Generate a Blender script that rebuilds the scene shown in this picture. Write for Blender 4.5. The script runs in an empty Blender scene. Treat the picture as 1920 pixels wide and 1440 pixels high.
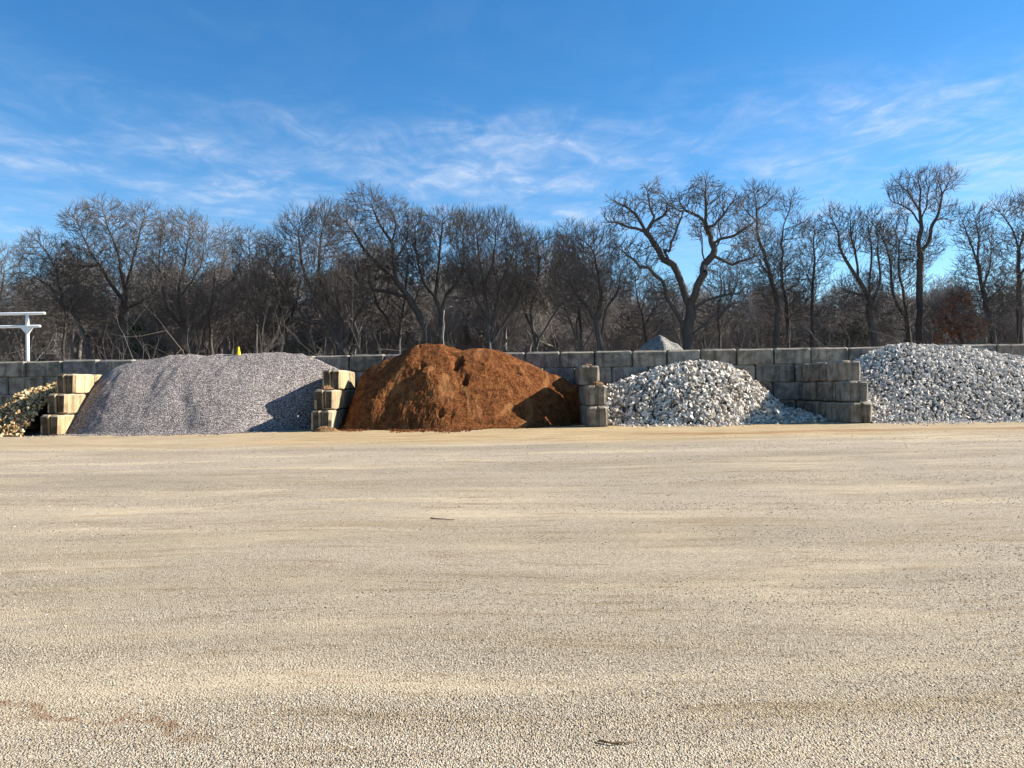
import bpy, bmesh, math, random
import numpy as np
from mathutils import Vector, Matrix, noise as mnoise

rad = math.radians
scene = bpy.context.scene
col = scene.collection

# ------------------------------------------------------------------ camera
FPX = 1400.0                       # focal length in pixels of the 1920 wide photograph
EYE = 1.6
PITCH, ROLL = rad(0.45), rad(0.92)
cam_d = bpy.data.cameras.new("camera")
cam = bpy.data.objects.new("camera", cam_d)
col.objects.link(cam)
cam_d.sensor_width = 36.0
cam_d.lens = FPX / 1920 * 36.0
cam_d.clip_start, cam_d.clip_end = 0.1, 6000
_r0 = Vector((1, 0, 0))
_f = Vector((0, math.cos(PITCH), math.sin(PITCH)))
_u0 = Vector((0, -math.sin(PITCH), math.cos(PITCH)))
_r = _r0 * math.cos(ROLL) - _u0 * math.sin(ROLL)
_u = _r0 * math.sin(ROLL) + _u0 * math.cos(ROLL)
cam.matrix_world = Matrix(((_r.x, _u.x, -_f.x, 0), (_r.y, _u.y, -_f.y, 0), (_r.z, _u.z, -_f.z, EYE), (0, 0, 0, 1)))
scene.camera = cam

# ------------------------------------------------------------------ sun, sky, exposure
SUN_EL, SUN_AZ = rad(30), rad(9)          # azimuth from +X (right of the picture) towards +Y (away)
sun_dir = Vector((math.cos(SUN_EL) * math.cos(SUN_AZ), math.cos(SUN_EL) * math.sin(SUN_AZ), math.sin(SUN_EL)))
sl = bpy.data.lights.new("sun", 'SUN')
sl.energy, sl.angle, sl.color = 5.0, rad(0.55), (1.0, 0.93, 0.82)
so = bpy.data.objects.new("sun", sl)
so.rotation_euler = (-sun_dir).to_track_quat('-Z', 'Y').to_euler()
so.location = sun_dir * 60
col.objects.link(so)
vs = scene.view_settings
scene.display_settings.display_device = 'sRGB'
vs.view_transform, vs.look, vs.gamma, vs.use_curve_mapping = 'Standard', 'None', 1.0, False
vs.exposure = 1.42
scene.cycles.max_bounces = 6
scene.cycles.diffuse_bounces = 3
scene.cycles.transparent_max_bounces = 4
scene.cycles.sample_clamp_indirect = 6.0


class NT:
    """small helper for wiring node trees"""
    def __init__(s, tree):
        s.t, s.n, s.l = tree, tree.nodes, tree.links

    def add(s, typ, **kw):
        n = s.n.new(typ)
        for k, v in kw.items():
            setattr(n, k, v)
        return n

    def link(s, a, b):
        s.l.new(a, b)

    def put(s, sock, v):
        if isinstance(v, bpy.types.NodeSocket):
            s.l.new(v, sock)
        elif isinstance(v, (tuple, list)) and sock.type == 'RGBA' and len(v) == 3:
            sock.default_value = (*v, 1)
        else:
            sock.default_value = v

    def math(s, op, a, b=0.0, clamp=False):
        n = s.add('ShaderNodeMath', operation=op, use_clamp=clamp)
        s.put(n.inputs[0], a)
        s.put(n.inputs[1], b)
        return n.outputs[0]

    def vmath(s, op, a, b=(0, 0, 0)):
        n = s.add('ShaderNodeVectorMath', operation=op)
        s.put(n.inputs[0], a)
        s.put(n.inputs[1], b)
        return n.outputs[0]

    def noise(s, vec, scale=1.0, detail=2.0, rough=0.5, dist=0.0):
        n = s.add('ShaderNodeTexNoise')
        s.put(n.inputs['Vector'], vec)
        n.inputs['Scale'].default_value = scale
        n.inputs['Detail'].default_value = detail
        n.inputs['Roughness'].default_value = rough
        n.inputs['Distortion'].default_value = dist
        return n.outputs['Fac']

    def voro(s, vec, scale=1.0, feature='F1', out='Distance', rnd=1.0):
        n = s.add('ShaderNodeTexVoronoi', feature=feature)
        s.put(n.inputs['Vector'], vec)
        n.inputs['Scale'].default_value = scale
        n.inputs['Randomness'].default_value = rnd
        return n.outputs[out]

    def ramp(s, fac, stops, interp='LINEAR'):
        n = s.add('ShaderNodeValToRGB')
        cr = n.color_ramp
        cr.interpolation = interp
        while len(cr.elements) < len(stops):
            cr.elements.new(0.5)
        for e, (p, c) in zip(cr.elements, stops):
            e.position = p
            e.color = (*c, 1) if len(c) == 3 else c
        s.put(n.inputs[0], fac)
        return n.outputs[0]

    def step(s, x, lo, hi):
        n = s.add('ShaderNodeMapRange', interpolation_type='SMOOTHSTEP')
        s.put(n.inputs[0], x)
        n.inputs[1].default_value, n.inputs[2].default_value = lo, hi
        return n.outputs[0]

    def mix(s, fac, a, b, blend='MIX'):
        n = s.add('ShaderNodeMix', data_type='RGBA', blend_type=blend)
        s.put(n.inputs['Factor'], fac)
        s.put(n.inputs[6], a)
        s.put(n.inputs[7], b)
        return n.outputs[2]

    def scalev(s, vec, sc):
        return s.vmath('MULTIPLY', vec, sc)

    def xyz(s, vec):
        n = s.add('ShaderNodeSeparateXYZ')
        s.put(n.inputs[0], vec)
        return n.outputs

    def comb(s, x, y, z):
        n = s.add('ShaderNodeCombineXYZ')
        for i, v in enumerate((x, y, z)):
            s.put(n.inputs[i], v)
        return n.outputs[0]


# world: Nishita sky with a band of thin cirrus
world = bpy.data.worlds.new("World")
scene.world = world
world.use_nodes = True
w = NT(world.node_tree)
w.n.clear()
sky = w.add('ShaderNodeTexSky', sky_type='NISHITA')
sky.sun_disc = False
sky.sun_elevation = SUN_EL
sky.sun_rotation = rad(90) - SUN_AZ
sky.altitude, sky.air_density, sky.dust_density, sky.ozone_density = 300, 1.0, 0.05, 2.6
tc = w.add('ShaderNodeTexCoord')
dx, dy, dz = w.xyz(tc.outputs['Generated'])
dzc = w.math('MAXIMUM', dz, 0.03)
px_ = w.math('DIVIDE', dx, dzc)
py_ = w.math('DIVIDE', dy, dzc)
CLOUD_SHIFT = (20.9, 7.7)
pl = w.comb(w.math('ADD', px_, CLOUD_SHIFT[0]), w.math('ADD', py_, CLOUD_SHIFT[1]), 0.0)
big = w.noise(w.scalev(pl, (0.75, 1.0, 1)), 1.0, 4, 0.55, 0.5)
mid_ = w.noise(w.scalev(pl, (2.0, 2.0, 1)), 1.0, 5, 0.60, 0.5)
fine = w.noise(w.scalev(pl, (3.4, 1.8, 1)), 1.4, 8, 0.62, 1.3)
wisp = w.math('MULTIPLY', w.step(mid_, 0.31, 0.73), w.math('ADD', 0.30, w.math('MULTIPLY', w.step(fine, 0.34, 0.74), 0.75)))
wisp = w.math('MULTIPLY', wisp, w.math('ADD', 0.46, w.math('MULTIPLY', w.step(big, 0.36, 0.62), 0.75)))
dist2 = w.math('SQRT', w.math('ADD', w.math('MULTIPLY', px_, px_), w.math('MULTIPLY', py_, py_)))
band = w.math('MULTIPLY', w.step(dist2, 2.35, 3.0), w.math('SUBTRACT', 1.0, w.step(dist2, 4.2, 7.5)))
veil = w.math('MULTIPLY', w.step(dist2, 2.2, 3.6), 0.02)
cl = w.math('MULTIPLY', wisp, w.math('ADD', w.math("MULTIPLY", band, 0.56), 0.03))
cl = w.math('ADD', cl, veil, clamp=True)
hs = w.add('ShaderNodeHueSaturation')
hs.inputs['Saturation'].default_value = 1.33
w.put(hs.inputs['Color'], sky.outputs[0])
skyc = w.mix(cl, hs.outputs[0], (4.4, 4.9, 5.8))
bg = w.add('ShaderNodeBackground')
bg.inputs['Strength'].default_value = 0.070
w.put(bg.inputs['Color'], skyc)
wo = w.add('ShaderNodeOutputWorld')
w.link(bg.outputs[0], wo.inputs[0])


# ------------------------------------------------------------------ helpers
def W(px, py, Y):
    """point seen at pixel (px,py) of the 1920x1440 photograph, on the plane y = Y"""
    d = _r * ((px - 960) / FPX) + _u * (-(py - 720) / FPX) + _f
    t = Y / d.y
    return Vector((0, 0, EYE)) + d * t


def tag(o, label=None, cat=None, group=None, kind=None):
    if label:
        o['label'] = label
    if cat:
        o['category'] = cat
    if group:
        o['group'] = group
    if kind:
        o['kind'] = kind
    return o


def empty(name, loc=(0, 0, 0), rz=0.0):
    o = bpy.data.objects.new(name, None)
    o.location = loc
    o.rotation_euler = (0, 0, rz)
    o.empty_display_size = 0.2
    col.objects.link(o)
    return o


def obj(name, me, parent=None, loc=(0, 0, 0), rot=(0, 0, 0), scl=(1, 1, 1)):
    o = bpy.data.objects.new(name, me)
    o.location, o.rotation_euler, o.scale = loc, rot, scl
    if parent:
        o.parent = parent
    col.objects.link(o)
    return o


def mesh_np(name, v, f, m=None, smooth=False):
    """v (n,3) array, f (k,3) or (k,4) index array"""
    me = bpy.data.meshes.new(name)
    v = np.asarray(v, dtype=np.float32)
    f = np.asarray(f, dtype=np.int32)
    k = f.shape[1]
    me.vertices.add(len(v))
    me.vertices.foreach_set("co", v.ravel())
    me.loops.add(len(f) * k)
    me.loops.foreach_set("vertex_index", f.ravel())
    me.polygons.add(len(f))
    me.polygons.foreach_set("loop_start", np.arange(len(f), dtype=np.int32) * k)
    me.polygons.foreach_set("use_smooth", np.full(len(f), smooth, dtype=bool))
    me.update(calc_edges=True)
    if m:
        me.materials.append(m)
    return me


def material(name):
    m = bpy.data.materials.new(name)
    m.use_nodes = True
    t = NT(m.node_tree)
    b = t.n['Principled BSDF']
    b.inputs['Roughness'].default_value = 0.9
    b.inputs['Specular IOR Level'].default_value = 0.2
    return m, t, b


ALBEDO = 0.77                                 # overall scale of the dusty surfaces


def paint(t, b, c, k=0.76, tint=(1, 1, 1)):
    k *= ALBEDO
    t.put(b.inputs['Base Color'], t.mix(1.0, c, tuple(k * q for q in tint), 'MULTIPLY'))


def bump(t, b, h, strength, dist):
    n = t.add('ShaderNodeBump')
    n.inputs['Strength'].default_value = strength
    n.inputs['Distance'].default_value = dist
    t.put(n.inputs['Height'], h)
    t.link(n.outputs[0], b.inputs['Normal'])


def fbm(x, y, z, octv=4, lac=2.0, gain=0.5):
    a, s = 1.0, 0.0
    for _ in range(octv):
        s += a * mnoise.noise((x, y, z))
        x, y, z, a = x * lac, y * lac, z * lac, a * gain
    return s


# ------------------------------------------------------------------ the lie of the land
WALL_K = -0.028                               # the back wall swings a little nearer to the right


def wall_front(x):
    return 25.2 + WALL_K * x


def ground_z(x, y):
    y = max(-60.0, y)
    s = 0.9
    t = (21.2 - y) / s
    sp = s * (t if t > 30 else math.log1p(math.exp(t)))
    return 0.5 - 0.0233 * sp


def ground_h(x, y):
    z = ground_z(x, y)
    if -5 < y < 60:
        z += 0.014 * mnoise.noise((x * 0.22, y * 1.1, 3.1)) + 0.010 * mnoise.noise((x * 0.9, y * 2.6, 7.7))
        z += 0.03 * mnoise.noise((x * 0.08, y * 0.12, 1.7))
    return z


# ------------------------------------------------------------------ materials
def ground_material():
    m, t, b = material("gravel_yard")
    g = t.add('ShaderNodeNewGeometry').outputs['Position']
    X, Y, Z = t.xyz(g)
    # long tyre and grader streaks run across the yard
    warp = t.noise(t.scalev(g, (0.12, 0.12, 0)), 1.0, 2)
    gy = t.vmath('ADD', t.scalev(g, (0.09, 1.0, 0)), t.comb(0.0, t.math('MULTIPLY', warp, 2.4), 0.0))
    streak = t.noise(gy, 1.7, 5, 0.62, 0.3)
    streak2 = t.noise(t.scalev(gy, (1.2, 1, 1)), 7.0, 5, 0.68, 0.15)
    patch = t.noise(t.scalev(g, (0.35, 0.6, 0)), 1.0, 5, 0.6, 0.5)
    stones = t.voro(g, 118.0, out='Color')
    stones_b = t.voro(g, 54.0, out='Color')
    dist = t.voro(g, 118.0)
    dist_b = t.voro(g, 54.0)
    sx = t.xyz(stones)[0]
    sxb = t.xyz(stones_b)[1]
    fines = t.ramp(t.noise(g, 9, 5, 0.6), [(0.3, (0.47, 0.375, 0.245)), (0.7, (0.60, 0.495, 0.345))])
    grav = t.ramp(sx, [(0.0, (0.13, 0.10, 0.07)), (0.25, (0.34, 0.28, 0.20)), (0.65, (0.52, 0.445, 0.34)), (1.0, (0.70, 0.63, 0.515))])
    gravb = t.ramp(sxb, [(0.0, (0.26, 0.205, 0.14)), (0.5, (0.46, 0.385, 0.28)), (1.0, (0.66, 0.58, 0.45))])
    grav = t.mix(t.step(dist_b, 0.30, 0.38), gravb, grav)
    cover = t.math('ADD', t.math('MULTIPLY', streak, 0.75), t.math('MULTIPLY', patch, 0.6))
    cfac = t.step(cover, 0.44, 0.74)
    c = t.mix(t.math('MULTIPLY', t.math('ADD', t.math('MULTIPLY', cfac, 0.72), 0.26), 0.95), fines, grav)
    # broad tone: slightly greyer stone far out, tan fines close by
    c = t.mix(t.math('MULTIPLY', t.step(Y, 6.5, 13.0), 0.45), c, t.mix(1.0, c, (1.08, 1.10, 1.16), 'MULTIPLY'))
    bandn = t.noise(t.scalev(gy, (0.8, 0.55, 1)), 1.0, 3, 0.5, 0.2)
    c = t.mix(t.math('MULTIPLY', t.step(bandn, 0.40, 0.66), 0.8), t.mix(1.0, c, (1.10, 1.07, 1.04), 'MULTIPLY'), t.mix(1.0, c, (0.87, 0.85, 0.80), 'MULTIPLY'))
    c = t.mix(t.step(streak2, 0.53, 0.64), c, t.mix(1.0, c, (0.82, 0.78, 0.72), 'MULTIPLY'))
    c = t.mix(t.step(streak, 0.54, 0.70), c, t.mix(1.0, c, (0.92, 0.87, 0.78), 'MULTIPLY'))
    # spilled soil trodden out in front of the bays
    yy = t.math('ADD', Y, t.math('MULTIPLY', t.math('SUBTRACT', t.noise(t.scalev(g, (0.25, 0.9, 0)), 1.0, 4, 0.6), 0.5), 3.4))
    spill = t.math('MULTIPLY', t.step(yy, 15.9, 18.2), t.math('SUBTRACT', 1.0, t.step(Y, 24.0, 26.0)))
    soil = t.ramp(t.noise(t.scalev(g, (0.45, 4.0, 1)), 1.6, 7, 0.72), [(0.30, (0.34, 0.195, 0.075)), (0.46, (0.55, 0.385, 0.19)), (0.60, (0.64, 0.49, 0.29)), (0.75, (0.66, 0.55, 0.38))])
    xw = t.math('ADD', 0.50, t.math('MULTIPLY', t.math('MULTIPLY', t.step(X, -8.5, -4.0), t.math('SUBTRACT', 1.0, t.step(X, 6.5, 11.0))), 0.42))
    c = t.mix(t.math('MULTIPLY', spill, xw), c, soil)
    # one reddish rut where soil has been tracked along the bays, right of the middle
    rut = t.math('ADD', Y, t.math('MULTIPLY', t.math('SUBTRACT', t.noise(t.scalev(g, (0.3, 0, 0)), 1.0, 3), 0.5), 1.2))
    rut = t.math('MULTIPLY', t.math('SUBTRACT', 1.0, t.step(t.math('ABSOLUTE', t.math('SUBTRACT', rut, 18.7)), 0.10, 0.55)), t.step(X, 1.5, 4.5))
    c = t.mix(t.math('MULTIPLY', rut, t.step(streak2, 0.35, 0.6)), c, (0.36, 0.20, 0.085))
    # brown thread of tracked soil near the camera on the left
    l2 = t.math('ADD', t.math('ADD', Y, t.math('MULTIPLY', X, 0.26)), t.math('MULTIPLY', t.math('SUBTRACT', t.noise(g, 2.2, 4), 0.5), 0.5))
    l2 = t.math('SUBTRACT', 1.0, t.step(t.math('ABSOLUTE', t.math('SUBTRACT', l2, 3.02)), 0.015, 0.06))
    l2 = t.math('MULTIPLY', l2, t.math('SUBTRACT', 1.0, t.step(X, -1.6, -1.2)))
    c = t.mix(t.math('MULTIPLY', l2, t.step(t.noise(g, 14, 3), 0.40, 0.55)), c, (0.34, 0.225, 0.14))
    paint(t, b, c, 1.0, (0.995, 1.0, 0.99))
    h = t.math('ADD', t.math('MULTIPLY', t.math('SUBTRACT', 1.0, dist), t.math('ADD', 0.25, sx)), t.math('MULTIPLY', t.math('SUBTRACT', 1.0, t.step(dist_b, 0.0, 0.45)), 1.2))
    h = t.math('MULTIPLY', h, t.math('ADD', 0.35, cfac))
    h = t.math('ADD', h, t.math('MULTIPLY', streak2, 0.9))
    bump(t, b, h, 1.0, 0.009)
    b.inputs['Roughness'].default_value = 0.95
    return m


def concrete_material(name, base, dark, warm=0.0):
    m, t, b = material(name)
    oi = t.add('ShaderNodeObjectInfo')
    rnd = oi.outputs['Random']
    co = t.add('ShaderNodeTexCoord').outputs['Object']
    off = t.vmath('ADD', co, t.comb(t.math('MULTIPLY', rnd, 37.0), t.math('MULTIPLY', rnd, 11.0), 0.0))
    mot = t.noise(off, 2.6, 6, 0.66, 0.6)
    run = t.noise(t.scalev(off, (5.5, 5.5, 0.55)), 1.0, 5, 0.6, 0.4)
    pit = t.noise(off, 34, 4, 0.7)
    c = t.mix(t.step(mot, 0.38, 0.64), dark, base)
    tint = t.ramp(rnd, [(0.0, (1.0, 0.97, 0.92)), (0.2, (0.80, 0.86, 0.95)), (0.4, (1.02, 0.95, 0.84)), (0.6, (0.70, 0.69, 0.68)), (0.8, (1.12, 1.08, 1.0)), (1.0, (0.90, 0.84, 0.75))])
    c = t.mix(0.95, c, t.mix(1.0, c, tint, 'MULTIPLY'))
    c = t.mix(t.math('MULTIPLY', t.step(run, 0.48, 0.64), 0.75), c, t.mix(1.0, c, (0.48, 0.45, 0.42), 'MULTIPLY'))
    c = t.mix(t.math('MULTIPLY', t.step(pit, 0.56, 0.72), 0.45), c, t.mix(1.0, c, (0.5, 0.48, 0.46), 'MULTIPLY'))
    c = t.mix(t.math('MULTIPLY', t.math('SUBTRACT', 1.0, t.step(pit, 0.28, 0.42)), 0.4), c, t.mix(1.0, c, (1.35, 1.33, 1.28), 'MULTIPLY'))
    # pale yard dust lying on the tops and chamfers
    nz = t.xyz(t.add('ShaderNodeNewGeometry').outputs['Normal'])[2]
    c = t.mix(t.math('MULTIPLY', t.step(nz, 0.35, 0.8), 0.75), c, (0.52, 0.45, 0.34))
    paint(t, b, c)
    h = t.math('ADD', t.math('MULTIPLY', pit, 0.6), t.math('ADD', mot, t.math('MULTIPLY', run, 0.7)))
    bump(t, b, h, 0.7, 0.02)
    return m


def rock_material(name, stops, rough=0.85):
    m, t, b = material(name)
    g = t.add('ShaderNodeNewGeometry')
    rnd = t.math('FRACT', t.math('ADD', g.outputs['Random Per Island'], t.add('ShaderNodeObjectInfo').outputs['Random']))
    c = t.ramp(rnd, stops)
    n = t.noise(g.outputs['Position'], 16, 4, 0.65)
    c = t.mix(t.step(n, 0.45, 0.75), c, t.mix(1.0, c, (0.66, 0.63, 0.58), 'MULTIPLY'))
    paint(t, b, c, 1.13, (1.04, 1.0, 0.94))
    bump(t, b, n, 0.5, 0.02)
    b.inputs['Roughness'].default_value = rough
    b.inputs['Specular IOR Level'].default_value = 0.1
    return m


def gravel_pile_material(name, scale, stops, tone, bumpd):
    m, t, b = material(name)
    g = t.add('ShaderNodeNewGeometry').outputs['Position']
    v = t.voro(g, scale, out='Color')
    d = t.voro(g, scale)
    sx, sy, sz = t.xyz(v)
    c = t.ramp(sx, stops)
    c = t.mix(t.step(d, 0.35, 0.7), c, t.mix(1.0, c, (0.5, 0.5, 0.52), 'MULTIPLY'))
    big = t.noise(g, 0.7, 4, 0.6, 0.5)
    c = t.mix(t.math('MULTIPLY', t.step(big, 0.42, 0.66), 0.85), c, t.mix(1.0, c, tone, 'MULTIPLY'))
    paint(t, b, c, 0.93)
    h = t.math('ADD', t.math('SUBTRACT', 1.0, d), t.math('MULTIPLY', sy, 0.8))
    bump(t, b, h, 1.0, bumpd)
    return m


def soil_material():
    m, t, b = material("brown_soil")
    g = t.add('ShaderNodeNewGeometry').outputs['Position']
    n = t.noise(g, 5.5, 7, 0.66, 0.4)
    n2 = t.noise(g, 26, 5, 0.7)
    n3 = t.noise(t.scalev(g, (1.0, 0.35, 0.35)), 2.3, 4, 0.6, 0.8)
    c = t.ramp(n, [(0.30, (0.085, 0.032, 0.011)), (0.50, (0.25, 0.093, 0.033)), (0.72, (0.42, 0.165, 0.056))])
    c = t.mix(t.step(n2, 0.48, 0.60), c, t.mix(1.0, c, (0.34, 0.30, 0.28), 'MULTIPLY'))
    c = t.mix(t.math('MULTIPLY', t.step(n3, 0.52, 0.68), 0.65), c, (0.44, 0.205, 0.08))
    paint(t, b, c, 0.98)
    bump(t, b, t.math('ADD', n, t.math('MULTIPLY', n2, 0.8)), 1.0, 0.06)
    b.inputs['Roughness'].default_value = 1.0
    b.inputs['Specular IOR Level'].default_value = 0.05
    return m


def bark_material(name, c0, c1):
    m, t, b = material(name)
    g = t.add('ShaderNodeNewGeometry').outputs['Position']
    rnd = t.add('ShaderNodeObjectInfo').outputs['Random']
    n = t.noise(t.scalev(g, (9, 9, 2.0)), 1.0, 4, 0.6)
    c = t.mix(n, c0, c1)
    c = t.mix(t.math('MULTIPLY', rnd, 0.6), c, t.mix(1.0, c, (0.72, 0.66, 0.62), 'MULTIPLY'))
    paint(t, b, c)
    bump(t, b, n, 0.8, 0.03)
    return m


def plain(name, c, rough=0.5, metal=0.0, wear=0.15):
    m, t, b = material(name)
    g = t.add('ShaderNodeNewGeometry').outputs['Position']
    n = t.noise(g, 6, 5, 0.65)
    t.put(b.inputs['Base Color'], t.mix(t.math('MULTIPLY', t.step(n, 0.45, 0.75), wear), c, t.mix(1.0, c, (0.5, 0.45, 0.4), 'MULTIPLY')))
    b.inputs['Roughness'].default_value = rough
    b.inputs['Metallic'].default_value = metal
    return m


M_ground = ground_material()
M_wall = concrete_material("wall_concrete", (0.54, 0.50, 0.435), (0.26, 0.242, 0.217))
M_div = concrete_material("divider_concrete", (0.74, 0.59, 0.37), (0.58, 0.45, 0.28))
M_end_shade = concrete_material("shade_dark_end_concrete", (0.21, 0.165, 0.12), (0.09, 0.073, 0.056))  # darker concrete colour that puts shade into the divider ends
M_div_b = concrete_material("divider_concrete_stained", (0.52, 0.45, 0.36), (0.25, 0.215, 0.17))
M_rock_w = rock_material("white_limestone", [(0, (0.20, 0.18, 0.15)), (0.3, (0.46, 0.43, 0.385)), (0.7, (0.76, 0.72, 0.66)), (0.93, (0.88, 0.85, 0.80)), (1, (0.46, 0.37, 0.25))])
M_rock_g = rock_material("pale_crushed_stone", [(0, (0.27, 0.26, 0.25)), (0.3, (0.56, 0.54, 0.515)), (0.75, (0.88, 0.855, 0.82)), (1, (0.58, 0.52, 0.44))])
M_rock_t = rock_material("tan_rock", [(0, (0.22, 0.13, 0.06)), (0.35, (0.50, 0.36, 0.18)), (0.8, (0.66, 0.55, 0.36)), (1, (0.40, 0.22, 0.08))])
M_core_w = gravel_pile_material("limestone_gap_shade", 18, [(0, (0.10, 0.09, 0.075)), (1, (0.26, 0.235, 0.20))], (0.8, 0.76, 0.7), 0.05)  # core coloured dark to paint shade into the gaps between rocks
M_core_t = gravel_pile_material("tan_fines", 18, [(0, (0.20, 0.13, 0.06)), (1, (0.42, 0.30, 0.15))], (0.8, 0.76, 0.7), 0.05)
M_gravel = gravel_pile_material("grey_pink_gravel", 36, [(0, (0.15, 0.125, 0.115)), (0.3, (0.31, 0.265, 0.245)), (0.6, (0.48, 0.415, 0.385)), (1, (0.84, 0.76, 0.71))], (1.16, 1.14, 1.13), 0.035)
M_mound = gravel_pile_material("crusher_dust", 20, [(0, (0.30, 0.28, 0.25)), (0.5, (0.48, 0.44, 0.38)), (1, (0.60, 0.57, 0.52))], (0.75, 0.8, 0.85), 0.05)
M_soil = soil_material()
M_bark = bark_material("bark", (0.075, 0.068, 0.064), (0.21, 0.192, 0.178))
M_twig = bark_material("twig_bark", (0.145, 0.131, 0.124), (0.30, 0.275, 0.257))
M_wood = bark_material("hazed_far_wood_bark", (0.26, 0.24, 0.232), (0.46, 0.43, 0.41))  # bark colour lightened to stand in for haze over the far woods
M_brush = bark_material("brush_bark", (0.22, 0.198, 0.182), (0.50, 0.455, 0.415))
M_white = plain("white_painted_pipe", (0.80, 0.81, 0.82), 0.35, 0.0, 0.12)
M_yellow = plain("yellow_plastic", (0.85, 0.62, 0.01), 0.45, 0.0, 0.05)
M_hole = plain("dark_opening", (0.05, 0.035, 0.01), 0.8)
M_stick = plain("dry_stick", (0.15, 0.085, 0.045), 0.9, 0.0, 0.5)
M_pole = plain("pale_grey_pole", (0.30, 0.29, 0.26), 0.6, 0.0, 0.4)


# ------------------------------------------------------------------ ground
def build_ground():
    ys = []
    y = -40.0
    while y < 1500:
        ys.append(y)
        if y < 1.0:
            y += 3.0 if y < -4 else 1.0
        elif y < 12:
            y += 0.07
        elif y < 30:
            y += 0.16
        else:
            y *= 1.12
    xs = []
    x = 0.0
    while x < 1500:
        xs.append(x)
        x += 0.16 if x < 6 else (0.35 if x < 20 else x * 0.12)
    xs = np.array([-a for a in xs[:0:-1]] + xs)
    ys = np.array(ys)
    nx, ny = len(xs), len(ys)
    v = np.zeros((ny, nx, 3))
    for j, yv in enumerate(ys):
        for i, xv in enumerate(xs):
            v[j, i] = (xv, yv, ground_h(xv, yv) if abs(xv) < 40 else ground_z(xv, yv))
    idx = np.arange(nx * ny).reshape(ny, nx)
    f = np.stack([idx[:-1, :-1], idx[:-1, 1:], idx[1:, 1:], idx[1:, :-1]], -1).reshape(-1, 4)
    o = obj("ground", mesh_np("ground", v.reshape(-1, 3), f, M_ground, True))
    tag(o, "open tan gravel yard in front of the block bays", kind='structure')


build_ground()


def build_forest_floor():
    m, t, b = material("leaf_litter")
    g = t.add('ShaderNodeNewGeometry').outputs['Position']
    t.put(b.inputs['Base Color'], t.ramp(t.noise(g, 3, 6, 0.7), [(0.3, (0.06, 0.042, 0.028)), (0.6, (0.12, 0.085, 0.055)), (0.8, (0.17, 0.13, 0.085))]))
    bump(t, b, t.noise(g, 12, 4), 0.8, 0.05)
    xs = np.concatenate([np.linspace(-300, 300, 121)])
    ys = np.concatenate([np.linspace(34, 60, 14), np.linspace(64, 420, 30)])
    v = [(x, y, 0.58 + 0.10 * mnoise.noise((x * 0.1, y * 0.1, 5)) + 0.02 * max(0, y - 60)) for y in ys for x in xs]
    idx = np.arange(len(v)).reshape(len(ys), len(xs))
    f = np.stack([idx[:-1, :-1], idx[:-1, 1:], idx[1:, 1:], idx[1:, :-1]], -1).reshape(-1, 4)
    tag(obj("forest_floor", mesh_np("forest_floor", v, f, m, True)), "leaf strewn ground under the bare trees", kind='structure')


build_forest_floor()


# ------------------------------------------------------------------ scatter by geometry nodes (stuff only)
def scatter_group(name, mat, rough_amp=0.35, subdiv=1):
    ng = bpy.data.node_groups.new(name, 'GeometryNodeTree')
    ng.interface.new_socket("Geometry", in_out='INPUT', socket_type='NodeSocketGeometry')
    ng.interface.new_socket("Geometry", in_out='OUTPUT', socket_type='NodeSocketGeometry')
    n, l = ng.nodes, ng.links
    gi, go = n.new('NodeGroupInput'), n.new('NodeGroupOutput')
    ico = n.new('GeometryNodeMeshIcoSphere')
    ico.inputs['Radius'].default_value = 0.5
    ico.inputs['Subdivisions'].default_value = subdiv
    sp = n.new('GeometryNodeSetPosition')
    nz = n.new('ShaderNodeTexNoise')
    nz.inputs['Scale'].default_value = 1.9
    vm = n.new('ShaderNodeVectorMath')
    vm.operation = 'SUBTRACT'
    vm.inputs[1].default_value = (0.5, 0.5, 0.5)
    vs_ = n.new('ShaderNodeVectorMath')
    vs_.operation = 'SCALE'
    vs_.inputs['Scale'].default_value = rough_amp * 2
    l.new(nz.outputs['Color'], vm.inputs[0])
    l.new(vm.outputs[0], vs_.inputs[0])
    l.new(ico.outputs[0], sp.inputs['Geometry'])
    l.new(vs_.outputs[0], sp.inputs['Offset'])
    sm = n.new('GeometryNodeSetMaterial')
    sm.inputs['Material'].default_value = mat
    l.new(sp.outputs[0], sm.inputs[0])
    iop = n.new('GeometryNodeInstanceOnPoints')
    ar = n.new('GeometryNodeInputNamedAttribute')
    ar.data_type = 'FLOAT_VECTOR'
    ar.inputs['Name'].default_value = 'rot'
    asc = n.new('GeometryNodeInputNamedAttribute')
    asc.data_type = 'FLOAT_VECTOR'
    asc.inputs['Name'].default_value = 'scl'
    e2r = n.new('FunctionNodeEulerToRotation')
    l.new(ar.outputs['Attribute'], e2r.inputs[0])
    l.new(gi.outputs[0], iop.inputs['Points'])
    l.new(sm.outputs[0], iop.inputs['Instance'])
    l.new(e2r.outputs[0], iop.inputs['Rotation'])
    l.new(asc.outputs['Attribute'], iop.inputs['Scale'])
    l.new(iop.outputs[0], go.inputs[0])
    return ng


def point_mesh(name, pts, rots, scls):
    me = bpy.data.meshes.new(name)
    me.vertices.add(len(pts))
    me.vertices.foreach_set("co", np.asarray(pts, np.float32).ravel())
    for nm, arr in (("rot", rots), ("scl", scls)):
        a = me.attributes.new(nm, 'FLOAT_VECTOR', 'POINT')
        a.data.foreach_set("vector", np.asarray(arr, np.float32).ravel())
    return me


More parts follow.
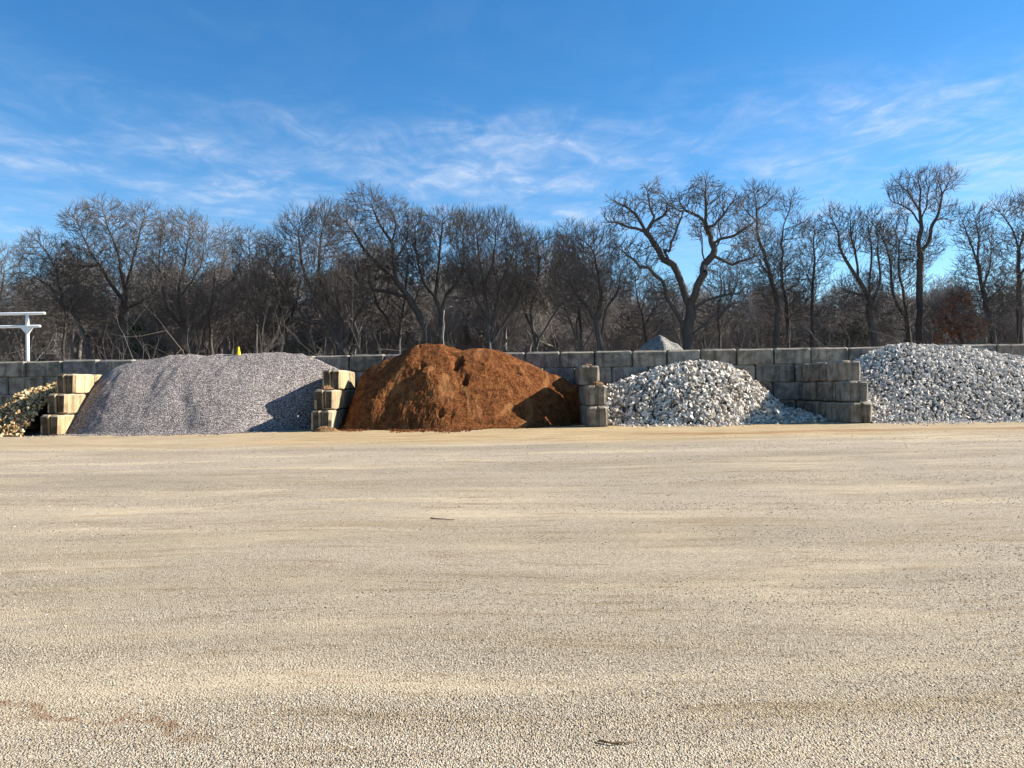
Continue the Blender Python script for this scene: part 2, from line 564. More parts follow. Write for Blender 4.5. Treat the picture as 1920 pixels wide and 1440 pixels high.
def build_pebbles():
    m, t, b = material("yard_pebbles")
    rnd = t.add('ShaderNodeObjectInfo').outputs['Random']
    paint(t, b, t.ramp(rnd, [(0, (0.12, 0.08, 0.055)), (0.18, (0.26, 0.21, 0.15)), (0.5, (0.45, 0.375, 0.275)), (0.85, (0.60, 0.515, 0.39)), (1.0, (0.82, 0.76, 0.65))]), 0.98)
    rng = np.random.default_rng(5)
    P, R, S = [], [], []
    for (y0, y1, dens, smin, smax) in ((2.5, 4.5, 2300, 0.005, 0.0135), (4.5, 7.5, 1150, 0.007, 0.0165), (7.5, 12, 400, 0.009, 0.021), (12, 18, 90, 0.013, 0.028)):
        half = 0.72 * y1 + 1.0
        n = int((y1 - y0) * 2 * half * dens)
        x = rng.uniform(-half, half, n)
        y = rng.uniform(y0, y1, n)
        keep = np.abs(x) < 0.72 * y + 1.0
        x, y = x[keep], y[keep]
        dn = np.array([mnoise.noise((a * 0.16, c * 1.5, 9.3)) + 0.6 * mnoise.noise((a * 0.9, c * 1.6, 2.3)) for a, c in zip(x, y)])
        keep = rng.random(len(x)) < np.clip(0.42 + 1.0 * dn, 0.06, 1.0)
        x, y = x[keep], y[keep]
        s = smin + (smax - smin) * rng.random(len(x)) ** 2.6
        z = np.array([ground_h(a, c) for a, c in zip(x, y)]) + s * 0.04
        P.append(np.stack([x, y, z], -1))
        R.append(rng.uniform(0, 6.28, (len(x), 3)) * np.array([0.12, 0.12, 1.0]))
        S.append(s[:, None] * np.stack([rng.uniform(0.8, 1.5, len(x)), rng.uniform(0.7, 1.1, len(x)), rng.uniform(0.34, 0.62, len(x))], -1))
    me = point_mesh("pebbles", np.concatenate(P), np.concatenate(R), np.concatenate(S))
    o = obj("gravel", me)
    md = o.modifiers.new("scatter", 'NODES')
    md.node_group = scatter_group("pebble_scatter", m)
    tag(o, "loose tan and white pebbles strewn over the yard", "gravel", kind='stuff')


build_pebbles()


# ------------------------------------------------------------------ concrete blocks
def block_mesh(name, L, Wd, H, seed, mats, groove=True):
    """moulded block: chamfered edges, a key groove down each end; length along X, stands on z = 0"""
    r = random.Random(seed)
    c, g, gd = (0.075 if groove else 0.045), 0.06, 0.06
    hx, hy = L / 2, Wd / 2
    def half(sx):
        pts = [(hx - c, -hy), (hx, -hy + c)]
        if groove:
            pts += [(hx, -g), (hx - gd, -g * 0.45), (hx - gd, g * 0.45), (hx, g)]
        pts += [(hx, hy - c), (hx - c, hy)]
        return pts if sx > 0 else [(-x, -y) for x, y in pts]
    ring = half(1) + half(-1)
    # extra points on the long faces so that they are not dead straight
    out = []
    for i, p in enumerate(ring):
        out.append(p)
        q = ring[(i + 1) % len(ring)]
        if abs(p[0] - q[0]) > 0.5:
            for k in (1, 2):
                out.append((p[0] + (q[0] - p[0]) * k / 3, p[1] + (q[1] - p[1]) * k / 3))
    n = len(out)
    zs = [(0.0, 0.030), (0.035, 0.0), (H * 0.5, 0.0), (H - 0.05, 0.0), (H, 0.045)]
    v, f = [], []
    for z, ins in zs:
        for x, y in out:
            sx = (hx - ins) / hx
            sy = (hy - ins) / hy
            j = 0.014
            v.append((x * sx + r.uniform(-j, j), y * sy + r.uniform(-j, j), z + r.uniform(-j, j) * (1 if 0.05 < z < H - 0.06 or z >= H else 0.3)))
    for k in range(len(zs) - 1):
        for i in range(n):
            a, b_ = k * n + i, k * n + (i + 1) % n
            f.append((a, b_, b_ + n, a + n))
    f.append(tuple(range((len(zs) - 1) * n, len(zs) * n)))
    f.append(tuple(range(n))[::-1])
    me = bpy.data.meshes.new(name)
    me.from_pydata(v, [], f)
    me.materials.append(mats)
    me.update()
    if groove:
        # shade painted in: exposed ends coloured darker than the soil stained sides
        me.materials.append(M_end_shade)
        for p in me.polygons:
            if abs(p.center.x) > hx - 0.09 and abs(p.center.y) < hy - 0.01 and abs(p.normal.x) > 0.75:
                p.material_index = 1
    return me


BH = 0.605
wall_variants = [block_mesh("block", 1.19, 0.6, BH - 0.006, s, M_wall, False) for s in range(4)]
wall_top_variants = [block_mesh("block", 1.19, 0.6, 0.545, 40 + s, M_wall, False) for s in range(4)]
rnd = random.Random(11)
wall = empty("block_wall", (0, wall_front(0) + 0.3, 0.5), math.atan(WALL_K))
tag(wall, "long straight back wall of stacked grey concrete blocks behind all the piles", "wall")


def wall_x(px):
    x = (px - 960) / FPX * 25.2
    return W(px, 665, wall_front(x)).x


top_seams = [46, 115, 182, 251, 320, 388, 456, 523, 590, 655, 721, 787, 853, 919, 985, 1051, 1115, 1186, 1251.5, 1315, 1382.5, 1452.5, 1522, 1593, 1663, 1733, 1802, 1872, 1941]
xs_top = [wall_x(p) for p in top_seams]
while xs_top[0] > -26:
    xs_top.insert(0, xs_top[0] - 1.215)
while xs_top[-1] < 25:
    xs_top.append(xs_top[-1] + 1.215)


def wall_row(seams, z, variants, h):
    for a, b_ in zip(seams[:-1], seams[1:]):
        L = b_ - a
        me = rnd.choice(variants)
        flip = math.pi if rnd.random() < 0.5 else 0
        obj("block", me, wall, ((a + b_) / 2, rnd.uniform(-0.022, 0.022), z + rnd.uniform(-0.004, 0.006)),
            (rnd.uniform(-0.006, 0.006), 0, flip + rnd.uniform(-0.008, 0.008)), ((L - 0.024) / 1.19, 1, 1 + (rnd.uniform(-0.045, 0.03) if h < BH - 0.02 else 0)))


mid = [(a + b_) / 2 + rnd.uniform(-0.10, 0.10) for a, b_ in zip(xs_top[:-1], xs_top[1:])]
third = [a + rnd.uniform(-0.07, 0.07) for a in xs_top]
fourth = [a + rnd.uniform(-0.06, 0.06) for a in mid]
wall_row(fourth, 0.0, wall_variants, BH)
wall_row(third, BH, wall_variants, BH)
wall_row(mid, 2 * BH, wall_variants, BH)
wall_row(xs_top, 3 * BH, wall_top_variants, 0.55)

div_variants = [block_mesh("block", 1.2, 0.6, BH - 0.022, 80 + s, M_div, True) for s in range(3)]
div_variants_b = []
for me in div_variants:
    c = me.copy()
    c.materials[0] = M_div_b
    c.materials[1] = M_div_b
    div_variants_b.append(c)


def divider(label, X, fronts, variants, dx=(0, 0, 0)):
    """three courses stepping back towards the wall; fronts = y of the front end of each course"""
    t = empty("divider_wall", (X, 0, 0.5))
    tag(t, label, "divider wall", "block dividers between the bays")
    r = random.Random(int(X * 100))
    for k, yf in enumerate(fronts):
        y = yf
        back = wall_front(X) - 0.03
        while y < back - 0.35:
            L = min(1.2, back - y)
            obj("block", r.choice(variants), t, (dx[k] + r.uniform(-0.02, 0.02), y + L / 2, k * BH + r.uniform(0, 0.004) - (0.01 if k == 0 else 0)),
                (0, 0, math.pi / 2 + (math.pi if r.random() < 0.5 else 0) + r.uniform(-0.02, 0.02)), ((L - 0.10) / 1.2, 1, 1))
            y += L
    return t


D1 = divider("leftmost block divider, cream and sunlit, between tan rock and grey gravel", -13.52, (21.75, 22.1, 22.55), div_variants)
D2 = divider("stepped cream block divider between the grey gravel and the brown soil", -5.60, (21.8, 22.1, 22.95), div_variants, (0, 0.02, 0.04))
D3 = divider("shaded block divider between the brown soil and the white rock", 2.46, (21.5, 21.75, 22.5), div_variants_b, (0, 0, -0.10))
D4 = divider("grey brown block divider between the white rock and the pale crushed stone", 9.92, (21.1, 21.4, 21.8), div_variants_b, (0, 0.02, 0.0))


# ------------------------------------------------------------------ piles
def pile_surface(x0, x1, y0, y1, step, crest, yc, slope_fn, toe_fn, seed, detail_fn):
    """height field: crest = [(x, height)], yc = depth of the crest line"""
    cx = [c[0] for c in crest]
    cz = [c[1] for c in crest]
    xs = np.arange(x0, x1 + step, step)
    ys = np.arange(y0, y1 + step, step)
    v = np.zeros((len(ys), len(xs), 3))
    for i, x in enumerate(xs):
        H = float(np.interp(x, cx, cz))
        run = max(0.25, toe_fn(x, H))
        for j, y in enumerate(ys):
            if y <= yc:
                u = (y - (yc - run)) / run
                if u <= 0:
                    h = -0.35 + 0.30 * math.exp(u * run * 6) if False else u * run * 0.30
                else:
                    h = H * slope_fn(u)
            else:
                h = H * (1 - 0.10 * (y - yc) ** 2)
            d = detail_fn(x, y, h, H)
            if h > 0.02:
                h += d * min(1.0, h / 0.25)
            v[j, i] = (x, y, 0.5 + h)
    return xs, ys, v


def grid_mesh(name, v, mat, smooth=True):
    ny, nx = v.shape[:2]
    idx = np.arange(nx * ny).reshape(ny, nx)
    f = np.stack([idx[:-1, :-1], idx[:-1, 1:], idx[1:, 1:], idx[1:, :-1]], -1)
    z = v[:, :, 2]
    top = np.maximum.reduce([z[:-1, :-1], z[:-1, 1:], z[1:, 1:], z[1:, :-1]])
    f = f[top > 0.42]
    return mesh_np(name, v.reshape(-1, 3), f.reshape(-1, 4), mat, smooth)


def crest_px(pts, yc):
    r = []
    for p in pts:
        q = W(p[0], p[1], yc)
        r.append((q.x, max(0.0, q.z - 0.5)))
    return r


def soft(t, k=0.45):
    return k * math.log1p(math.exp(min(40.0, t / k)))


def slope_round(u):
    if u >= 1:
        return 1.0
    s = u + 0.10 * math.sin(math.pi * u)
    return min(1.0, 1 - math.log1p(math.exp((1 - s) * 14 - 0.0)) / 14 + math.log(2) / 14 * (u ** 3))


# rock shapes shared by all rocky piles
def rock_hull(seed, npt=10):
    r = random.Random(seed)
    bm = bmesh.new()
    for _ in range(npt):
        d = Vector((r.gauss(0, 1), r.gauss(0, 1), r.gauss(0, 1))).normalized()
        d = Vector((d.x * 0.62, d.y * 0.5, d.z * 0.40)) * r.uniform(0.85, 1.12)
        bm.verts.new(d)
    res = bmesh.ops.convex_hull(bm, input=bm.verts)
    bmesh.ops.delete(bm, geom=[g for g in res['geom_interior'] if isinstance(g, bmesh.types.BMVert)], context='VERTS')
    bmesh.ops.triangulate(bm, faces=bm.faces)
    bm.verts.ensure_lookup_table()
    v = np.array([vv.co[:] for vv in bm.verts])
    f = np.array([[q.index for q in ff.verts] for ff in bm.faces])
    bm.free()
    return v, f


HULLS = [rock_hull(s) for s in range(10)]


def rot_mats(a):
    cx, sx, cy, sy, cz, sz = np.cos(a[:, 0]), np.sin(a[:, 0]), np.cos(a[:, 1]), np.sin(a[:, 1]), np.cos(a[:, 2]), np.sin(a[:, 2])
    R = np.empty((len(a), 3, 3))
    R[:, 0, 0], R[:, 0, 1], R[:, 0, 2] = cy * cz, sx * sy * cz - cx * sz, cx * sy * cz + sx * sz
    R[:, 1, 0], R[:, 1, 1], R[:, 1, 2] = cy * sz, sx * sy * sz + cx * cz, cx * sy * sz - sx * cz
    R[:, 2, 0], R[:, 2, 1], R[:, 2, 2] = -sy, sx * cy, cx * cy
    return R


def stones_on(root, surf, size, n, mat, seed, n_parts=300, toe=0, view_ok=None):
    """throw n stones over a height field; the largest in view become parts, the rest one heap"""
    xs, ys, v = surf
    rng = np.random.default_rng(seed)
    ny, nx = v.shape[:2]
    P, S = [], []
    dzdy = np.gradient(v[:, :, 2], axis=0) / (ys[1] - ys[0])
    dzdx = np.gradient(v[:, :, 2], axis=1) / (xs[1] - xs[0])
    area = np.sqrt(1 + np.clip(dzdy, -3, 3) ** 2 + np.clip(dzdx, -3, 3) ** 2)
    ok = v[:, :, 2] > 0.49
    wgt = (area * ok).ravel()
    wgt /= wgt.sum()
    pick = rng.choice(nx * ny, size=n, p=wgt)
    pts = v.reshape(-1, 3)[pick] + rng.uniform(-0.5, 0.5, (n, 3)) * np.array([xs[1] - xs[0], ys[1] - ys[0], 0])
    s = size * (0.5 + 1.15 * rng.random(n) ** 2.0)
    dd = pts - v.reshape(-1, 3)[pick]
    pts[:, 2] += np.clip(dzdx.ravel()[pick], -1.5, 1.5) * dd[:, 0] + np.clip(dzdy.ravel()[pick], -1.5, 1.5) * dd[:, 1]
    pts[:, 2] += s * rng.uniform(-0.22, 0.28, n)
    if toe:
        xt = rng.uniform(xs[0] + 0.3, xs[-1] - 0.3, toe)
        front = []
        for x in xt:
            i = int(np.clip(np.searchsorted(xs, x), 0, nx - 1))
            jj = np.nonzero(v[:, i, 2] > 0.5)[0]
            front.append(ys[jj[0]] if len(jj) else ys[-1])
        yt = np.array(front) - np.abs(rng.normal(0, 0.42, toe)) + 0.1
        st = size * rng.uniform(0.35, 0.9, toe)
        zt = np.array([ground_h(a, c) for a, c in zip(xt, yt)]) + st * 0.15
        pts = np.concatenate([pts, np.stack([xt, yt, zt], -1)])
        s = np.concatenate([s, st])
    n = len(pts)
    rot = rng.uniform(0, 6.283, (n, 3)) * np.array([1, 1, 1])
    shape = rng.integers(0, len(HULLS), n)
    order = np.argsort(-s / pts[:, 1] * (1.0 if view_ok is None else np.array([1.0 if view_ok(p) else 0.01 for p in pts])))
    parts = order[:n_parts]
    rest = order[n_parts:]
    meshes = [mesh_np("rock", hv, hf, mat) for hv, hf in HULLS]
    for k in parts:
        obj("rock", meshes[shape[k]], root, tuple(pts[k] - np.array(root.location)), tuple(rot[k]), (s[k] / 1.0,) * 3)
    V, F, base = [], [], 0
    R = rot_mats(rot)
    for h in range(len(HULLS)):
        ids = rest[shape[rest] == h]
        hv, hf = HULLS[h]
        vv = np.einsum('nij,kj->nki', R[ids], hv) * s[ids][:, None, None] + pts[ids][:, None, :]
        vv -= np.array(root.location)
        ff = hf[None] + (np.arange(len(ids)) * len(hv))[:, None, None] + base
        V.append(vv.reshape(-1, 3))
        F.append(ff.reshape(-1, 3))
        base += len(ids) * len(hv)
    o = obj("loose_rocks", mesh_np("loose_rocks", np.concatenate(V), np.concatenate(F), mat), root)
    o['kind'] = 'stuff'


def rocky_pile(name, label, crest, yc, x0, x1, toe_fn, core_mat, rock_mat, size, n, seed, n_parts, toe, view_ok=None, y_front=20.2, lump=0.06):
    root = empty(name, (sum(c[0] for c in crest) / len(crest), yc - 1.0, 0.5))
    tag(root, label, "rock pile", "heaps of stone in the block bays")
    det = lambda x, y, h, H: lump * fbm(x * 1.1, y * 1.1, seed, 3)
    surf = pile_surface(x0, x1, y_front, wall_front((x0 + x1) / 2) - 0.02, 0.12, crest, yc, slope_round, toe_fn, seed, det)
    vv = surf[2].copy()
    vv[:, :, 2] -= size * 0.35
    vv -= np.array(root.location)
    vv[:, :, 2] += 0.5
    ny, nx = vv.shape[:2]
    g = grid_mesh("heap_core", vv, core_mat)
    o = obj("heap_core", g, root, (0, 0, -0.5))
    stones_on(root, surf, size, n, rock_mat, seed, n_parts, toe, view_ok)
    return root


# white rock, fourth bay
yc4 = 24.2
cr4 = crest_px([(1120, 735), (1150, 724), (1172, 716), (1200, 705), (1240, 689), (1275, 681), (1330, 680), (1370, 688), (1400, 704), (1430, 729), (1452, 750), (1480, 770), (1530, 780), (1570, 785)], yc4)
rocky_pile("rock_pile", "heap of chunky white limestone rock right of the shaded middle divider", cr4, yc4, 2.75, 9.6, lambda x, H: min(0.55 + 1.22 * max(H, 0.7), max(1.75, 3.05 - 0.62 * soft(x - 5.6))), M_core_w, M_rock_w, 0.117, 6600, 4, 300, 420)
# pale crushed stone, fifth bay
yc5 = 24.3
cr5 = crest_px([(1590, 690), (1615, 674), (1640, 661), (1670, 650), (1700, 646), (1760, 648), (1800, 652), (1850, 658), (1900, 667), (1940, 674), (2000, 690), (2060, 720), (2120, 745)], yc5)
rocky_pile("stone_pile", "wide heap of pale grey crushed stone at the right edge", cr5, yc5, 10.25, 19.5, lambda x, H: 3.15 - 0.0 * x if x < 16 else 3.15 - 0.25 * (x - 16), M_core_w, M_rock_g, 0.081, 16500, 5, 300, 1100)
# tan rock, first bay
yc1 = 23.9
cr1 = crest_px([(-260, 780), (-160, 775), (-60, 774), (0, 764), (22, 752), (45, 736), (60, 729), (97, 720), (120, 718)], yc1)
rocky_pile("rock_pile", "small heap of tan and yellow rock at the left edge", cr1, yc1, -21.5, -14.18, lambda x, H: 0.8 + 1.05 * H, M_core_t, M_rock_t, 0.095, 3400, 6, 250, 160, None, 20.2)


# grey gravel, second bay
yc2 = 24.35
cr2 = crest_px([(108, 800), (135, 775), (160, 740), (190, 706), (217, 688), (250, 676), (290, 670), (335, 667), (400, 664), (447, 664), (480, 662), (535, 659), (565, 662), (592, 673), (612, 684), (640, 697)], yc2)


def det2(x, y, h, H):
    d = 0.07 * fbm(x * 0.9, y * 0.5, 4.2, 3) + 0.02 * fbm(x * 5, y * 5, 1.2, 2)
    gx = W(352, 760, 22.8).x + 0.25 * math.sin(y * 2.1)
    k = (x - gx) / 0.22
    low = max(0.0, min(1.0, (1.75 - h) / 0.8))
    d -= 0.05 * math.exp(-k * k) * low * (0.7 + 0.9 * mnoise.noise((x * 2, y * 3, 1.1)))
    d += 0.06 * math.exp(-((k - 2.2) / 1.5) ** 2) * low
    gx3 = W(152, 790, 22.4).x
    d -= 0.10 * math.exp(-(((x - gx3) / 0.16) ** 2)) * max(0, min(1, (0.9 - h) / 0.4))
    return d


def toe2(x, H):
    return 2.75 - 0.92 * soft(x + 8.1) - 0.62 * soft(-12.5 - x) + 0.10 * mnoise.noise((x * 0.8, 1.1, 0))


s2 = pile_surface(-14.9, -5.45, 20.9, wall_front(-10) - 0.02, 0.045, cr2, yc2, slope_round, toe2, 2, det2)
o = obj("gravel_pile", grid_mesh("gravel_pile", s2[2], M_gravel))
tag(o, "smooth heap of fine grey pink gravel with a yellow cone on its crest", "gravel pile", "heaps of stone in the block bays")

# brown soil, third bay
yc3 = 24.0
cr3 = crest_px([(646, 800), (658, 762), (676, 706), (692, 690), (720, 675), (745, 668), (772, 652), (800, 645), (825, 645), (850, 652), (866, 657), (890, 653), (910, 653), (935, 658), (960, 668), (1000, 686), (1030, 700), (1053, 708), (1075, 722), (1100, 735)], yc3)


def det3(x, y, h, H):
    wx = x + 0.35 * fbm(x * 0.6, y * 0.6, 2.2, 2)
    d = 0.06 * fbm(wx * 0.9 + h * 0.6, y * 0.8, 8.8, 3, 2.0, 0.5)
    d += 0.022 * fbm(x * 4.2, y * 4.2, 3.3, 2, 2.1, 0.6)
    d += 0.034 * abs(fbm(x * 9.5, y * 9.5, 5.3, 2, 2.0, 0.6))
    # slip ridges running down to the right from the two peaks
    q = (x * 0.55 + h * 1.0) * 2.6 + 0.8 * mnoise.noise((x * 0.8, h * 0.9, 4.4))
    d += 0.06 * math.sin(q * 2.2) * max(0.0, min(1.0, (h - 0.9) / 0.8)) * (0.5 + mnoise.noise((x * 1.1, h, 9.9)))
    pit = mnoise.noise((x * 1.7, y * 1.9, 12.4)) + 0.25 * mnoise.noise((x * 6, y * 6, 2.4))
    if pit > 0.40:
        d -= 0.8 * (pit - 0.40)
    # long ridge of tipped soil running down the left flank
    rx = -3.15 - 0.62 * (2.3 - h)
    k = (x - rx) / 0.30
    d += 0.13 * math.exp(-k * k) * max(0, min(1, h / 0.4))
    d -= 0.07 * math.exp(-((k - 1.5) / 0.8) ** 2) * max(0, min(1, h / 0.4))
    q = max(0.0, min(1.0, (h / max(H, 0.2) - 0.72) / 0.25))
    return d * (1 - 0.62 * q)


s3 = pile_surface(-5.5, 2.2, 20.6, wall_front(-1) - 0.02, 0.04, cr3, yc3, slope_round, lambda x, H: 2.6 - 0.86 * soft(x + 0.4) - 0.75 * soft(-3.7 - x) + 0.08 * math.sin(x * 2.3), 3, det3)
o = obj("soil_pile", grid_mesh("soil_pile", s3[2], M_soil, False))
tag(o, "heap of rich brown clumpy soil rising above the back wall", "soil pile")


def soil_clump(label, x, y, z, rx, ry, h, seed):
    r = np.random.default_rng(seed)
    v, f, k = [], [], 14
    rings = [(1.0, 0.0), (0.8, 0.45), (0.5, 0.82), (0.2, 1.0)]
    for q, hh in rings:
        for i in range(k):
            a = 2 * math.pi * i / k
            w_ = 1 + r.uniform(-0.2, 0.2)
            v.append((math.cos(a) * rx * q * w_, math.sin(a) * ry * q * w_, hh * h * (1 + r.uniform(-0.2, 0.2)) if hh else 0))
    for j in range(len(rings) - 1):
        for i in range(k):
            f.append((j * k + i, j * k + (i + 1) % k, (j + 1) * k + (i + 1) % k, (j + 1) * k + i))
    f.append(tuple(range(3 * k, 4 * k)))
    f.append(tuple(range(k))[::-1])
    me = bpy.data.meshes.new("soil_clump")
    me.from_pydata(v, [], f)
    me.materials.append(M_spill)
    tag(obj("soil_clump", me, None, (x, y, z)), label, "soil clump")


M_spill = gravel_pile_material("spilled_soil", 30, [(0, (0.22, 0.11, 0.045)), (1, (0.52, 0.31, 0.14))], (0.8, 0.75, 0.7), 0.03)
soil_clump("crumbled tan soil lying on the middle ledge of the cream divider", -5.58, 22.50, 0.5 + 2 * BH, 0.19, 0.26, 0.12, 1)
soil_clump("little spill of soil on top of the shaded middle divider", 2.30, 22.80, 0.5 + 3 * BH - 0.01, 0.15, 0.2, 0.06, 2)
soil_clump("loose tan soil on the middle ledge of the shaded middle divider", 2.50, 22.10, 0.5 + 2 * BH, 0.22, 0.24, 0.10, 3)
soil_clump("small heap of grey and tan spill at the foot of the cream divider", -5.45, 21.66, 0.49, 0.34, 0.22, 0.14, 4)


def strays(name, label, mat, x0, x1, n, smin, smax, seed, surf, spread):
    rng = np.random.default_rng(seed)
    xs, ys, v = surf
    x = rng.uniform(x0, x1, n)
    y0 = []
    for a in x:
        i = int(np.clip(np.searchsorted(xs, a), 0, len(xs) - 1))
        jj = np.nonzero(v[:, i, 2] > 0.5)[0]
        y0.append(ys[jj[0]] if len(jj) else ys[-1])
    y = np.array(y0) + 0.12 - np.abs(rng.normal(0, spread, n)) * np.clip(1 + np.array([mnoise.noise((a * 0.9, seed, 0)) for a in x]) * 1.6, 0.15, 3)
    s = smin + (smax - smin) * rng.random(n) ** 2
    z = np.array([ground_h(a, c) for a, c in zip(x, y)]) + s * 0.15
    me = point_mesh(name, np.stack([x, y, z], -1), rng.uniform(0, 6.28, (n, 3)), s[:, None] * rng.uniform(0.6, 1.2, (n, 3)))
    o = obj(name, me)
    o.modifiers.new("scatter", 'NODES').node_group = scatter_group(name + "_scatter", mat)
    tag(o, label, "spill", kind='stuff')


strays("spilled_gravel", "fine grey gravel dragged out along the foot of its heap", M_gravel, -14.2, -5.6, 5200, 0.025, 0.06, 21, s2, 0.30)
strays("soil_crumbs", "brown crumbs of soil scattered in front of the soil heap", M_soil, -5.3, 2.6, 4200, 0.02, 0.075, 22, s3, 0.34)


# mound behind the wall
def build_back_mound():
    yc = 31.0
    pts = [(1160, 690), (1197, 660), (1220, 638), (1238, 625), (1262, 642), (1287, 660), (1325, 690)]
    cr = crest_px(pts, yc)
    det = lambda x, y, h, H: 0.10 * fbm(x * 1.6, y * 1.6, 7.3, 4)
    f = lambda x, H: 1.35 * max(H, 0.4)
    xs, ys, v = pile_surface(cr[0][0] - 0.4, cr[-1][0] + 0.4, 27.4, yc + 0.3, 0.08, cr, yc, lambda u: min(1.0, u), f, 9, det)
    back = v[-2::-1].copy()
    back[:, :, 1] = 2 * v[-1, 0, 1] - back[:, :, 1]
    v = np.concatenate([v, back])
    o = obj("dust_mound", grid_mesh("dust_mound", v, M_mound))
    tag(o, "pale pointed mound of crusher dust showing just above the back wall", "dirt mound")


build_back_mound()


# ------------------------------------------------------------------ bare trees: limbs traced from the view, crowns grown by space colonisation
def grow(seed, limbs, crowns, n_attr, D=0.20, kill=0.25, infl=1.8, gnarl=0.09, up=0.20, iters=110, kink=0.25):
    """limbs: lists of 3-D points; crowns: (center, radii) ellipsoids, all in metres relative to the base"""
    rng = np.random.default_rng(seed)
    pos, par = [], []
    for li, limb in enumerate(limbs):
        P = [np.array(p, float) for p in limb]
        if li == 0:
            pos.append(P[0])
            par.append(-1)
            last = 0
        else:
            A = np.array(pos)
            last = int(np.argmin(((A - P[0]) ** 2).sum(1)))
            P[0] = A[last].copy()
        Q = [2 * P[0] - P[1]] + P + [2 * P[-1] - P[-2]]
        for a0, a, b_, b1 in zip(Q[:-3], Q[1:-2], Q[2:-1], Q[3:]):
            L = np.linalg.norm(b_ - a)
            k = max(1, int(round(L / D)))
            for q in range(1, k + 1):
                u = q / k
                p = 0.5 * (2 * a + (b_ - a0) * u + (2 * a0 - 5 * a + 4 * b_ - b1) * u * u + (3 * a - a0 - 3 * b_ + b1) * u ** 3)
                p = p * (1 - kink) + (a + (b_ - a) * u) * kink
                wob = gnarl * 0.55 * np.array(mnoise.noise_vector(tuple(p * 1.3 + li * 7.7 + seed)))
                pos.append(p + wob * min(1.0, 0.3 + 0.1 * len(pos)))
                par.append(last)
                last = len(pos) - 1
    n_limb = len(pos)
    vol = np.array([r[0] * r[1] * r[2] for _, r in crowns])
    n_attr = int(n_attr * 3.0)
    cnt = np.maximum(8, (n_attr * vol / vol.sum()).astype(int))
    A = []
    for (c, r), k in zip(crowns, cnt):
        d = rng.normal(0, 1, (k, 3))
        d /= np.linalg.norm(d, axis=1)[:, None]
        rr = rng.random(k) ** (1 / 2.6)
        A.append(np.array(c) + d * rr[:, None] * np.array(r))
    A = np.concatenate(A)
    cap = n_limb + 14000
    N = np.zeros((cap, 3))
    N[:n_limb] = pos
    n = n_limb
    nd = np.full(len(A), 1e9)
    ni = np.zeros(len(A), int)
    alive = np.ones(len(A), bool)

    def upd(i0, i1):
        for s in range(i0, i1, 400):
            e = min(i1, s + 400)
            idx = np.nonzero(alive)[0]
            if not len(idx):
                return
            d2 = ((A[idx][:, None, :] - N[None, s:e, :]) ** 2).sum(2)
            j = d2.argmin(1)
            dm = d2[np.arange(len(idx)), j]
            b_ = dm < nd[idx]
            nd[idx[b_]] = dm[b_]
            ni[idx[b_]] = s + j[b_]
    upd(0, n)
    cool = {}
    for it in range(iters):
        act = alive & (nd < (infl if it > 3 else 5.0) ** 2)
        if not act.any():
            break
        ids = np.nonzero(act)[0]
        owners, inv = np.unique(ni[ids], return_inverse=True)
        dv = A[ids] - N[ni[ids]]
        dv /= np.maximum(1e-6, np.linalg.norm(dv, axis=1))[:, None]
        sm = np.zeros((len(owners), 3))
        np.add.at(sm, inv, dv)
        sm /= np.maximum(1e-6, np.linalg.norm(sm, axis=1))[:, None]
        sm += rng.normal(0, gnarl, sm.shape)
        sm[:, 2] += up
        # keep some of the direction the shoot already had
        pr = np.array([par[o] if par[o] >= 0 else o for o in owners])
        pd = N[owners] - N[pr]
        pd /= np.maximum(1e-6, np.linalg.norm(pd, axis=1))[:, None]
        sm += 0.85 * pd
        sm /= np.maximum(1e-6, np.linalg.norm(sm, axis=1))[:, None]
        sel = np.array([cool.get(o, 0) < 3 for o in owners])
        if not sel.any():
            alive[ids] = False
            break
        # attractors that keep pulling at spent nodes are dropped
        spent = ~sel
        if spent.any():
            alive[ids[np.isin(ni[ids], owners[spent])]] = False
        k = int(sel.sum())
        if n + k > cap:
            break
        N[n:n + k] = N[owners[sel]] + sm[sel] * D
        for o in owners[sel]:
            cool[o] = cool.get(o, 0) + 1
            par.append(int(o))
        upd(n, n + k)
        n += k
        alive &= nd > kill ** 2
        if not alive.any():
            break
    return N[:n], np.array(par[:n]), n_limb


def tubes(P0, P1, ra, rb, k):
    ax = P1 - P0
    ax /= np.maximum(1e-6, np.linalg.norm(ax, axis=1))[:, None]
    ref = np.where(np.abs(ax[:, 1:2]) < 0.9, np.array([[0, 1.0, 0]]), np.array([[1.0, 0, 0]]))
    u = np.cross(ax, ref)
    u /= np.maximum(1e-6, np.linalg.norm(u, axis=1))[:, None]
    w_ = np.cross(ax, u)
    an = np.arange(k) * 2 * math.pi / k
    ring = u[:, None, :] * np.cos(an)[None, :, None] + w_[:, None, :] * np.sin(an)[None, :, None]
    lo = P0[:, None, :] + ring * ra[:, None, None]
    hi = P1[:, None, :] + ring * rb[:, None, None] + ax[:, None, :] * (rb * 0.25)[:, None, None]
    V = np.concatenate([lo, hi], 1).reshape(-1, 3)
    b_ = (np.arange(len(P0)) * 2 * k)[:, None]
    i = np.arange(k)[None, :]
    j = (np.arange(k)[None, :] + 1) % k
    F = np.stack([b_ + i, b_ + i + k, b_ + j + k, b_ + j], -1).reshape(-1, 4)
    return V, F



def join(lst):
    V, F, b_ = [], [], 0
    for v, f in lst:
        V.append(v)
        F.append(f + b_)
        b_ += len(v)
    return np.concatenate(V), np.concatenate(F)


